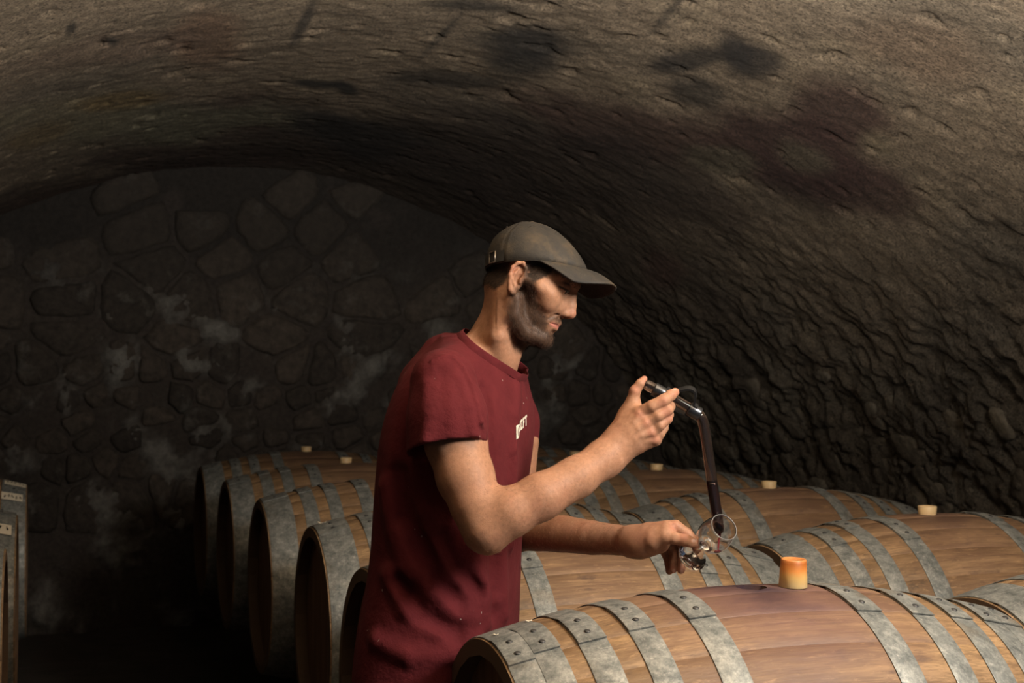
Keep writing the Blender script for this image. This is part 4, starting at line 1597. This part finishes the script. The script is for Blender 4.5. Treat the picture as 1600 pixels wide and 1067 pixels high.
def cut(co, no, sel):
    """remove what lies beyond the plane, among faces near the opening"""
    co, no = Vector(co), Vector(no).normalized()
    fs = [f for f in bm.faces if sel(f.calc_center_median())]
    es = {e for f in fs for e in f.edges}
    vs_ = {v for f in fs for v in f.verts}
    bmesh.ops.bisect_plane(bm, geom=fs + list(es) + list(vs_), dist=1e-5, plane_co=co, plane_no=no, clear_outer=False)
    kill = [f for f in bm.faces if sel(f.calc_center_median()) and (f.calc_center_median() - co).dot(no) > 0]
    bmesh.ops.delete(bm, geom=kill, context='FACES')
    loose = [v for v in bm.verts if not v.link_faces]
    bmesh.ops.delete(bm, geom=loose, context='VERTS')


# neck opening and hem
c_N = (W(722, 523, YT) + W(797, 580, YT)) / 2
n_N = np.array([0.62, -0.10, 0.80])
cut(c_N, n_N, lambda c: c.z > CZ - 0.06)
c_H = W(640, 1052, YT)
cut(c_H, np.array([-0.06, 0, -1.0]), lambda c: c.z < CZ - 0.45)
# loops for the collar and hems
bnd = [e for e in bm.edges if e.is_boundary]
nbr = {}
for e in bnd:
    a, b = e.verts
    nbr.setdefault(a, []).append(b)
    nbr.setdefault(b, []).append(a)
loops, seen = [], set()
for v in nbr:
    if v in seen:
        continue
    lp, cur, prev = [], v, None
    while cur is not None and cur not in seen:
        seen.add(cur)
        lp.append(cur)
        nx = [q for q in nbr[cur] if q not in seen]
        cur = nx[0] if nx else None
    loops.append(np.array([q.co[:] for q in lp]))
bmesh.ops.smooth_vert(bm, verts=bm.verts, factor=0.35, use_axis_x=True, use_axis_y=True, use_axis_z=True)

t = NT(mat_new('burgundy_cotton', rough=0.88))
v = t.pos()
n1 = t.noise(v, 900, 2, 0.5)
n2 = t.noise(v, 25, 5, 0.6)
n3 = t.noise(v, 160, 4, 0.6)
c = t.ramp(n2, [(0.3, (0.072, 0.0066, 0.0092)), (0.7, (0.098, 0.0110, 0.0140))])
c = t.mix(t.math('MULTIPLY', n3, 0.4), c, (0.115, 0.0165, 0.0195))
lint = t.noise(v, 85, 1, 0.3)
c = t.mix(t.ramp(lint, [(0.80, 0.0), (0.83, 0.6)]), c, (0.5, 0.4, 0.36))
t.b.inputs['Sheen Weight'].default_value = 0.03
t.b.inputs['Specular IOR Level'].default_value = 0.2
t.b.inputs['Sheen Tint'].default_value = (0.6, 0.25, 0.25, 1)
M['shirt'] = t.out(Base_Color=c, Normal=t.bump(n2, 0.25, 0.02, t.bump(n1, 0.3, 0.001)))
shirt = bm_obj('t_shirt', bm, M['shirt'], man)
sm = shirt.modifiers.new('cloth', 'SOLIDIFY')
sm.thickness = 0.002
sm.offset = -1
shirt['label'] = 'burgundy cotton t-shirt with a white chest print'


def clean_loop(L, n=90):
    d = np.concatenate([[0], np.cumsum(np.linalg.norm(np.diff(np.vstack([L, L[:1]]), axis=0), axis=1))])
    s_ = np.linspace(0, d[-1], n, endpoint=False)
    LL = np.vstack([L, L[:1]])
    out = np.stack([np.interp(s_, d, LL[:, k]) for k in range(3)], 1)
    for _ in range(4):
        out = (np.roll(out, 1, 0) + 2 * out + np.roll(out, -1, 0)) / 4
    return out


def band(name, L, wdt, thick, inward, parent):
    """flat ribbed band following a loop: inward is the direction the band stands from the edge"""
    n = len(L)
    ctr = L.mean(0)
    V, Fc = [], []
    for i in range(n):
        tan = L[(i + 1) % n] - L[i - 1]
        tan /= np.linalg.norm(tan)
        rad_ = L[i] - ctr
        rad_ -= inward * (rad_ @ inward)
        rad_ -= tan * (rad_ @ tan)
        rad_ /= np.linalg.norm(rad_) + 1e-9
        up_ = inward - rad_ * 0.35
        up_ /= np.linalg.norm(up_)
        for a, b in ((-0.15, 0.6), (0.0, 1.0), (0.5, 1.15), (0.95, 0.9), (1.05, 0.2), (0.95, -0.5), (0.5, -0.6), (0, -0.6)):
            V.append(L[i] + up_ * wdt * a + rad_ * thick * b)
    m = 8
    for i in range(n):
        k = (i + 1) % n
        for j in range(m):
            j2 = (j + 1) % m
            Fc.append((i * m + j, i * m + j2, k * m + j2, k * m + j))
    bm2 = bmesh.new()
    vv = [bm2.verts.new(q) for q in V]
    for f in Fc:
        bm2.faces.new([vv[i] for i in f])
    return bm_obj(name, bm2, M['shirt'], parent)


for L in loops:
    if len(L) < 40:
        continue
    c_ = L.mean(0)
    if c_[2] > CZ - 0.06:
        nn = np.array(n_N) / np.linalg.norm(n_N)
        band('collar', clean_loop(L), 0.013, 0.0011, nn, shirt)

# chest print: seen edge-on at the breast, so only its near letters show
dg = bpy.context.evaluated_depsgraph_get()
from mathutils.bvhtree import BVHTree
bvh = BVHTree.FromObject(shirt, dg)
M['print'] = mat_new('white_print', (0.66, 0.60, 0.50), 0.8)
M['print_dark'] = mat_new('dark_print', (0.07, 0.02, 0.02), 0.8)


def on_shirt(u_, v_, lift):
    """print coordinates (m): u along the chest to his left, v up"""
    b0 = W(809, 676, YT)
    q = b0 + (-t_r) * 0 + np.array([0, 0, 1.0]) * v_
    # walk round the chest from the anchor seen at picture x=806
    org = np.array([0, 0, 0.0]) + W(806, 676, 2.3)
    hit = bvh.ray_cast(Vector(org), Vector(W(806, 676, 3.0) - org).normalized())
    P0 = np.array(hit[0])
    tgt = P0 + (-t_r) * u_ + np.array([0, 0, v_ + 0.26 * u_])
    h2 = bvh.ray_cast(Vector(tgt + t_f * 0.3), Vector(-t_f))
    if h2[0] is None:
        return P0
    return np.array(h2[0]) + np.array(h2[1]) * lift


def print_quads(name, rects, lift, mat, parent):
    V, Fc = [], []
    for (u0, v0, u1, v1) in rects:
        nu_ = max(1, int(abs(u1 - u0) / 0.004))
        nv_ = max(1, int(abs(v1 - v0) / 0.004))
        k = len(V)
        for i in range(nu_ + 1):
            for j in range(nv_ + 1):
                V.append(on_shirt(u0 + (u1 - u0) * i / nu_, v0 + (v1 - v0) * j / nv_, lift))
        for i in range(nu_):
            for j in range(nv_):
                Fc.append((k + i * (nv_ + 1) + j, k + i * (nv_ + 1) + j + 1, k + (i + 1) * (nv_ + 1) + j + 1, k + (i + 1) * (nv_ + 1) + j))
    o = mesh_np(name, V, Fc, mat, parent, False)
    return o


def letter(u0, v0, w_, h_, ch, s_=0.0045):
    R = []
    if ch in 'CFET':
        if ch in 'CFE':
            R.append((u0, v0, u0 + s_, v0 + h_))
        R.append((u0, v0 + h_ - s_, u0 + w_, v0 + h_))
        if ch in 'CE':
            R.append((u0, v0, u0 + w_, v0 + s_))
        if ch in 'FE':
            R.append((u0, v0 + h_ * 0.45, u0 + w_ * 0.8, v0 + h_ * 0.45 + s_))
        if ch == 'T':
            R.append((u0 + w_ / 2 - s_ / 2, v0, u0 + w_ / 2 + s_ / 2, v0 + h_))
    return R


prt = print_quads('chest_print', [(0.0, -0.012, 0.019, 0.013)] + letter(0.0205, -0.006, 0.011, 0.019, 'C') + letter(0.033, -0.006, 0.011, 0.019, 'C') + letter(0.0455, -0.006, 0.010, 0.019, 'F') + letter(0.057, -0.006, 0.012, 0.019, 'T'),
                  0.0012, M['print'], shirt)
# oval line in the white square
V, Fc = [], []
for i in range(20):
    a = 2 * PI * i / 20
    for r in (0.86, 1.0):
        V.append(on_shirt(0.0095 + 0.0062 * r * math.cos(a), 0.0005 + 0.0095 * r * math.sin(a), 0.0018))
for i in range(20):
    j = (i + 1) % 20
    Fc.append((2 * i, 2 * i + 1, 2 * j + 1, 2 * j))
mesh_np('print_oval', V, Fc, M['print_dark'], shirt, False)

# trousers
HJ = 0.009
jf = Field((-0.75, 2.25, 0.0), (0.15, 3.0, 1.05), HJ)
hipc = W(668, 1075, YT)
hl, hr = hipc - t_r * 0.075, hipc + t_r * 0.075
kn_l, kn_r = np.array([-0.33, 2.76, 0.50]), np.array([-0.36, 2.52, 0.50])
an_l, an_r = np.array([-0.47, 2.77, 0.12]), np.array([-0.50, 2.50, 0.12])
jf.ell(hipc + np.array([0.0, 0, 0.02]), [t_f, np.array([0, 0, 1.0]), t_r], np.array([0.115, 0.13, 0.165]), 0.04)
for hp, k_, a_ in ((hl, kn_l, an_l), (hr, kn_r, an_r)):
    jf.chain([hp - np.array([0, 0, 0.03]), (hp + k_) / 2 + np.array([0.01, 0, 0]), k_, a_, a_ - np.array([0, 0, 0.06])], [0.098, 0.084, 0.068, 0.058, 0.060], 0.03)
VJ, QJ = jf.mesh()
t = NT(mat_new('dark_denim', rough=0.85))
g = t.noise(t.pos(), 300, 3, 0.6)
M['jeans'] = t.out(Base_Color=t.ramp(g, [(0.3, (0.010, 0.012, 0.018)), (0.7, (0.022, 0.026, 0.036))]))
o = mesh_np('trousers', VJ, QJ, M['jeans'], man)
o['label'] = 'dark trousers below the shirt hem'
M['boot'] = mat_new('dark_leather', (0.03, 0.02, 0.014), 0.5)
for a_ in (an_l, an_r):
    bf = Field(a_ + np.array([-0.13, -0.10, -0.13]), a_ + np.array([0.26, 0.10, 0.05]), 0.008)
    bf.cone(a_ + np.array([-0.02, 0, 0.0]), a_ + np.array([-0.03, 0, -0.075]), 0.050, 0.046, 0.02)
    bf.chain([a_ + np.array([-0.04, 0, -0.082]), a_ + np.array([0.08, -0.01, -0.080]), a_ + np.array([0.16, -0.015, -0.084])], [0.037, 0.040, 0.034], 0.03)
    vb_, qb_ = bf.mesh()
    vb_[:, 2] = np.maximum(vb_[:, 2], 0.002)
    mesh_np('boot', vb_, qb_, M['boot'], man)

# ============================================================ cap
CROLL = math.radians(8)
c_f = np.array([math.cos(PSI), -math.sin(PSI), 0])
c_l0 = np.array([-math.sin(PSI), -math.cos(PSI), 0])
c_l = math.cos(CROLL) * c_l0 + math.sin(CROLL) * np.array([0, 0, 1.0])
c_u = math.cos(CROLL) * np.array([0, 0, 1.0]) - math.sin(CROLL) * c_l0
CO = W(838, 421, YH + 0.012)


def K(f_, u_, l_):
    return CO + PX * (f_ * c_f + u_ * c_u + l_ * c_l)


t = NT(mat_new('waxed_cotton_cap', rough=0.75))
v = t.pos()
n1 = t.noise(v, 16, 5, 0.65)
n2 = t.noise(v, 700, 2, 0.5)
n3 = t.noise(v, 55, 5, 0.7)
c = t.ramp(n1, [(0.32, (0.013, 0.012, 0.0115)), (0.50, (0.023, 0.020, 0.016)), (0.70, (0.078, 0.053, 0.028))])
c = t.mix(t.math('MULTIPLY', t.ramp(n3, [(0.45, 0.0), (0.7, 1.0)]), 0.4), c, (0.058, 0.044, 0.028))
M['cap'] = t.out(Base_Color=c, Normal=t.bump(n3, 0.25, 0.006, t.bump(n2, 0.3, 0.001)))
M['cap_dark'] = mat_new('dark_cap_trim', (0.028, 0.026, 0.024), 0.7)
M['brass'] = mat_new('dull_buckle', (0.35, 0.30, 0.24), 0.35, 0.9)


def crown_pt(ph, rho, off=0.0):
    cf = math.cos(ph)
    wf = 0.5 + 0.5 * cf
    wf = wf * wf * (3 - 2 * wf)
    zb = (max(0.0, 1 - rho ** 2.25)) ** 0.52
    zf = (max(0.0, 1 - rho ** 1.70)) ** 0.74
    z = zb * (1 - wf) + zf * wf
    apx = -9 * (1 - rho ** 1.5)
    A = 81 + off
    B = 69 + off
    base = -2.0 - 2.5 * max(0, cf) + 1.5 * math.sin(ph) ** 2
    bulge = 1 + 0.05 * math.sin(PI * min(1, (1 - rho) * 2.2)) * (1 - wf)
    return K(A * rho * cf * bulge + apx, base * rho ** 3 + (76 + off) * z, B * rho * math.sin(ph) * bulge)


NPH, NRH = 120, 26
V, Fc = [], []
for i in range(NPH):
    ph = 2 * PI * i / NPH
    for j in range(NRH + 1):
        rho = (j / NRH) ** 0.8
        seam = min(abs(((ph / (PI / 3)) % 1.0) - 0), 1 - (ph / (PI / 3)) % 1.0) * 60 * math.pi / 180 * 79
        off = -1.2 * math.exp(-(seam / 1.2) ** 2) + 0.6 * math.exp(-((seam - 3.5) / 1.5) ** 2)
        off *= min(1, rho * 3)
        off += 1.0 * math.sin(3 * ph + 5 * rho) * rho * (1 - rho)
        V.append(crown_pt(ph, rho, off))
top = len(V)
for i in range(NPH):
    k = (i + 1) % NPH
    for j in range(NRH):
        if j == 0:
            Fc.append((i * (NRH + 1), i * (NRH + 1) + 1, k * (NRH + 1) + 1))
        else:
            Fc.append((i * (NRH + 1) + j, i * (NRH + 1) + j + 1, k * (NRH + 1) + j + 1, k * (NRH + 1) + j))
bm = bmesh.new()
vv = [bm.verts.new(q) for q in V]
for f in Fc:
    bm.faces.new([vv[i] for i in f])
bmesh.ops.remove_doubles(bm, verts=bm.verts, dist=1e-5)
cap = bm_obj('cap', bm, M['cap'], man)
s_ = cap.modifiers.new('cloth', 'SOLIDIFY')
s_.thickness = 0.0018
s_.offset = -1
cap['label'] = 'worn dark olive baseball cap with curved brim'

V, Fc = [], []
NS_, NT_ = 40, 14
for i in range(NS_ + 1):
    th = -PI / 2 + PI * i / NS_
    phi = th * 0.86
    inn = np.array([79 * math.cos(phi), -4.5 * math.cos(phi) - 0.5, 69 * math.sin(phi)])
    ct = math.cos(th)
    outp = np.array([22 + 104 * max(ct, 0) ** 0.75, -2 - 27 * max(ct, 0) ** 0.8 - 24 * math.sin(th) ** 2 * min(1, ct * 2.5), 70 * math.copysign(abs(math.sin(th)) ** 0.9, math.sin(th))])
    for j in range(NT_ + 1):
        t_ = j / NT_
        q = inn * (1 - t_) + outp * t_
        q[1] += 5.5 * math.sin(PI * t_) * max(ct, 0)
        if j in (5, 8, 11):
            q[1] -= 0.25
        V.append(K(*q))
for i in range(NS_):
    for j in range(NT_):
        Fc.append((i * (NT_ + 1) + j, i * (NT_ + 1) + j + 1, (i + 1) * (NT_ + 1) + j + 1, (i + 1) * (NT_ + 1) + j))
brim = mesh_np('brim', V, Fc, M['cap'], cap)
s_ = brim.modifiers.new('board', 'SOLIDIFY')
s_.thickness = 0.0032
s_.offset = 0
bm = bmesh.new()
bmesh.ops.create_uvsphere(bm, u_segments=16, v_segments=8, radius=4.6 * p)
for v in bm.verts:
    v.co.z *= 0.5
o = bm_obj('button', bm, M['cap'], cap)
o.location = K(-9, 75.5, 0)
# sweat band, strap and buckle round the back
V, Fc = [], []
n = 60
for i in range(n + 1):
    ph = math.radians(118) + math.radians(124) * i / n
    for dz, of in ((2, 1.5), (2, 2.8), (19, 2.4), (19, 1.0)):
        V.append(K((79 + of) * math.cos(ph) * (1.0 - 0.00 * dz), dz - 1, (69 + of) * math.sin(ph)))
for i in range(n):
    for j in range(4):
        j2 = (j + 1) % 4
        Fc.append((i * 4 + j, i * 4 + j2, (i + 1) * 4 + j2, (i + 1) * 4 + j))
mesh_np('strap', V, Fc, M['cap_dark'], cap, False)
bk = math.radians(136)
V, Fc = [], []
for ph, w0 in ((bk - 0.085, 0.0), (bk + 0.085, 0.0)):
    for dz in (0, 20):
        V.append((ph, dz))


def ring_pts(ph0, ph1, z0, z1, of):
    return [K((79 + of) * math.cos(a), z, (69 + of) * math.sin(a)) for a, z in ((ph0, z0), (ph1, z0), (ph1, z1), (ph0, z1))]


pth = ring_pts(bk - 0.10, bk + 0.10, 1, 18, 4)
Vb_, Fb_ = tube(pth + [pth[0]], 1.0 * p, 8)
mesh_np('buckle', Vb_, Fb_, M['brass'], cap)
# eyelets
for ph, rho in ((math.radians(88), 0.55), (math.radians(150), 0.55), (math.radians(30), 0.55)):
    c0 = crown_pt(ph, rho, 0.6)
    nrm = np.cross(crown_pt(ph + 0.02, rho) - c0, crown_pt(ph, rho - 0.02) - c0)
    nrm /= np.linalg.norm(nrm)
    if nrm @ (c0 - CO) < 0:
        nrm = -nrm
    bm = bmesh.new()
    Vt, Ft = lathe([(1.0 * p, 0.1 * p), (1.6 * p, 0.5 * p), (2.3 * p, 0)], 14)
    vv = [bm.verts.new(q) for q in Vt]
    for f in Ft:
        bm.faces.new([vv[i] for i in f])
    o = bm_obj('eyelet', bm, M['cap'], cap)
    o.location = c0
    o.rotation_euler = Vector(nrm).to_track_quat('Z', 'Y').to_euler()

# ============================================================ wine thief
YW = 2.474
M['glass'] = mat_new('clear_glass', (1, 1, 1), 0.0, 0.0, **{'Transmission Weight': 1.0, 'IOR': 1.47})
M['wine'] = mat_new('red_wine', (0.010, 0.0012, 0.002), 0.1)
M['tube_glass'] = mat_new('wine_filmed_glass', (0.80, 0.66, 0.60), 0.03, 0.0, **{'Transmission Weight': 0.992, 'IOR': 1.47})
M['thin_wine'] = mat_new('thin_red_wine', (0.085, 0.003, 0.008), 0.12)
M['rim_glass'] = mat_new('rim_highlight_glass', (0.95, 0.95, 0.93), 0.12, 0.0, **{'Transmission Weight': 0.78, 'IOR': 1.5})  # part diffuse white: the lip's highlight painted into the glass colour
M['pewter'] = mat_new('dark_pewter', (0.085, 0.09, 0.10), 0.28, 0.9)
thief = tag(empty('wine_thief', W(1126, 834, YW)), 'bent glass wine thief with dark metal grip half full of red wine', 'wine thief')
O = np.array(thief.location)
TP = [(1006, 598.7), (1013.5, 602.8), (1030, 611.5), (1055, 625), (1078, 638.5), (1088, 645), (1095.5, 653), (1099.5, 664), (1103, 685), (1108, 722), (1114, 765), (1120, 803), (1123, 825), (1124.5, 833)]
TP3 = [W(x, y, YW) for x, y in TP]
path = smooth_path(TP3, 6)
np_ = len(path)


def trad(i, full=8.2):
    t_ = i / 6
    if t_ < 1:
        return full * p * math.sqrt(max(0.02, 1 - (1 - t_) ** 2)) * 0.98
    if t_ > 11.5:
        return full * p * (1 - 0.45 * ((t_ - 11.5) / 1.5) ** 2.5)
    return full * p


ro = [trad(i) for i in range(np_)]
ri = [max(r - 1.3 * p, 0.6 * p) for r in ro]
path_l = [q - O for q in path]
V1, F1 = tube(path_l, ro, 24, False)
V2, F2 = tube(path_l, ri, 24, False)
k = len(V1)
Fg = list(F1) + [f[::-1] for f in [tuple(k + i for i in f) for f in F2]]
Fg.append(tuple(range(23, -1, -1)))
Fg.append(tuple(k + j for j in range(24)))
for j in range(24):
    j2 = (j + 1) % 24
    a_, b_ = (np_ - 1) * 24 + j, (np_ - 1) * 24 + j2
    Fg.append((a_, b_, k + b_, k + a_))
bm = bmesh.new()
vv = [bm.verts.new(q) for q in V1 + V2]
for f in Fg:
    bm.faces.new([vv[i] for i in f])
me = bpy.data.meshes.new('tube')
bm.to_mesh(me)
bm.free()
for q in me.polygons:
    q.use_smooth = True
me.materials.append(M['tube_glass'])
tb = link(bpy.data.objects.new('glass_tube', me), thief)
i0 = next(i for i, q in enumerate(path) if proj(q)[1] > 748 and i > 30)
Vw, Fw = tube(path_l[i0:], [r + 0.35 * p for r in ri[i0:]], 24, True)
o = mesh_np('wine', Vw, Fw, M['wine'], thief)
o['label'] = 'dark red wine in the lower tube'


def along(s):
    """point on the straight upper tube, s in picture px from the bulb"""
    a0, a1 = W(1013, 602.5, YW), W(1088, 645, YW)
    d_ = (a1 - a0) / np.linalg.norm(a1 - a0)
    return a0 + d_ * s * p - O


UPD = along(1) - along(0)
UPD /= np.linalg.norm(UPD)
UPN = np.array([UPD[2], 0, -UPD[0]])
UPN = UPN if UPN[2] > 0 else -UPN
UPN = UPN * 0.90 + np.array([0, -0.43, 0])
UPL = np.cross(UPD, UPN)
UPL = UPL if UPL[1] > 0 else -UPL


def sleeve(name, s0, s1, r0):
    Vs, Fs = tube([along(s0), along(s0), along(s0 + 1), along(s1 - 1), along(s1), along(s1), along(s1 - 1), along(s0 + 1), along(s0)],
                  [8.4 * p, r0 * p * 0.95, r0 * p, r0 * p, r0 * p * 0.95, 8.4 * p, 8.4 * p, 8.4 * p, 8.4 * p], 28, False)
    return mesh_np(name, Vs, Fs, M['pewter'], thief)


# tube() needs moving points: nudge the doubled ones
_al = along


def along(s, _k=[0]):
    _k[0] += 1
    return _al(s + 0.013 * (_k[0] % 2))


sleeve('grip_sleeve', 9, 36, 10.2)
sleeve('collar_ring', 68, 87, 10.4)


def strap(pts, wdt, th):
    """flat metal strip through (s, n) points beside the tube"""
    P = [ _al(s) + UPN * n_ * p for s, n_ in pts]
    P = smooth_path(P, 6)
    V, Fc = [], []
    lat = UPL
    for i, q in enumerate(P):
        tn = P[min(i + 1, len(P) - 1)] - P[max(i - 1, 0)]
        tn /= np.linalg.norm(tn)
        nn = np.cross(tn, lat)
        for a, b in ((-1, -1), (1, -1), (1, 1), (-1, 1)):
            V.append(q + lat * a * wdt * p + nn * b * th * p)
    for i in range(len(P) - 1):
        for j in range(4):
            j2 = (j + 1) % 4
            Fc.append((i * 4 + j, i * 4 + j2, (i + 1) * 4 + j2, (i + 1) * 4 + j))
    Fc.append((3, 2, 1, 0))
    m = (len(P) - 1) * 4
    Fc.append((m, m + 1, m + 2, m + 3))
    bm = bmesh.new()
    vv = [bm.verts.new(q) for q in V]
    for f in Fc:
        bm.faces.new([vv[i] for i in f])
    return bm


bm = strap([(26, 10), (34, 11), (41, 17), (48, 25), (55, 29.5), (62, 29), (67, 23), (70, 15), (72, 10.0), (78, 9.0)], 6.5, 1.5)
o = bm_obj('finger_loop', bm, M['pewter'], thief)
me = o.data
me.set_sharp_from_angle(angle=0.8)
bm = strap([(20, -10), (40, -11.2), (60, -11.2), (76, -10)], 5.5, 0.9)
o = bm_obj('lower_strip', bm, M['pewter'], thief)
o.data.set_sharp_from_angle(angle=0.8)

# ============================================================ wine glass
GP = W(1082, 869, 2.505)
RIM = W(1131.5, 823.5, 2.42)
g_ax = RIM - GP
GL = np.linalg.norm(g_ax)
g_ax /= GL
glass = tag(empty('wine_glass', GP), 'small tilted tasting glass held under the wine thief', 'wine glass')
quat = Vector(g_ax).to_track_quat('Z', 'Y')
glass.rotation_euler = quat.to_euler()
mm = 0.001
H_ = GL
hb0 = H_ * 0.40
prof_o = [(0.0, -0.002), (0.0262, -0.002), (0.0272, -0.001), (0.0266, 0.0004), (0.012, 0.0030), (0.0060, 0.0070), (0.0042, 0.014), (0.0040, hb0 * 0.75), (0.0055, hb0 * 0.93), (0.0105, hb0 * 1.03),
          (0.0200, hb0 * 1.17), (0.0270, hb0 * 1.42), (0.0300, hb0 * 1.70), (0.0292, hb0 * 2.0), (0.0268, hb0 * 2.28), (0.0242, H_ - 0.0006), (0.0240, H_ + 0.0002), (0.0236, H_ - 0.0006)]
def dense(pr, n=4):
    P = smooth_path([np.array([a, b]) for a, b in pr], n)
    return [(max(0.0, q[0]), q[1]) for q in P]


po_ = dense(prof_o[4:])
pi_ = [(r_ - 0.0008, z_) for r_, z_ in po_[::-1] if z_ > hb0 * 1.075 and z_ < H_ - 0.002 and r_ > 0.011] + [(0.007, hb0 * 1.09), (0.0, hb0 * 1.06)]
Vg, Fg = lathe(prof_o[:4] + po_ + pi_, 64)
bm = bmesh.new()
vv = [bm.verts.new(q) for q in Vg]
for f in Fg:
    bm.faces.new([vv[i] for i in f])
bmesh.ops.remove_doubles(bm, verts=bm.verts, dist=1e-6)
bmesh.ops.dissolve_degenerate(bm, dist=1e-7, edges=bm.edges)
gb = bm_obj('glass_body', bm, M['glass'], glass)
_b = bmesh.new()
_b.from_mesh(gb.data)
if _b.calc_volume(signed=True) < 0:
    bmesh.ops.reverse_faces(_b, faces=_b.faces)
    _b.to_mesh(gb.data)
_b.free()
Vr, Fr = lathe([(0.0240 + 0.0005 * math.cos(2 * PI * k / 10), H_ + 0.0005 * math.sin(2 * PI * k / 10)) for k in range(10)], 72, True)
mesh_np('rim', Vr, Fr, M['rim_glass'], glass)
# thin wine trickle running from the tube's tip to the glass wall, and a drop lying in the bowl
tip = W(1124.5, 833, YW)
low = np.array(GP) + g_ax * hb0 * 1.62
dn = np.array([0, 0, -1.0]) - g_ax * (-g_ax[2])
dn /= np.linalg.norm(dn)
hitp = low + dn * 0.0272
Vd, Fd = tube(smooth_path([tip + (0, 0, 0.004), tip + (0, 0, -0.004), (tip * 0.5 + hitp * 0.5), hitp], 5), np.linspace(2.4, 1.2, 16) * p, 10)
Mi = glass.matrix_basis.inverted()
o = mesh_np('wine_trickle', [Mi @ Vector(q) for q in Vd], Fd, M['thin_wine'], glass)
bm = bmesh.new()
bmesh.ops.create_uvsphere(bm, u_segments=20, v_segments=12, radius=1)
for v in bm.verts:
    v.co = Vector((v.co.x * 0.0075, v.co.y * 0.004, v.co.z * 0.0022))
o = bm_obj('wine_drop', bm, M['thin_wine'], glass)
o.location = Mi @ Vector(hitp - dn * 0.0008)
rotd = Vector(Mi.to_3x3() @ Vector(-dn)).to_track_quat('Z', 'Y')
o.rotation_euler = rotd.to_euler()
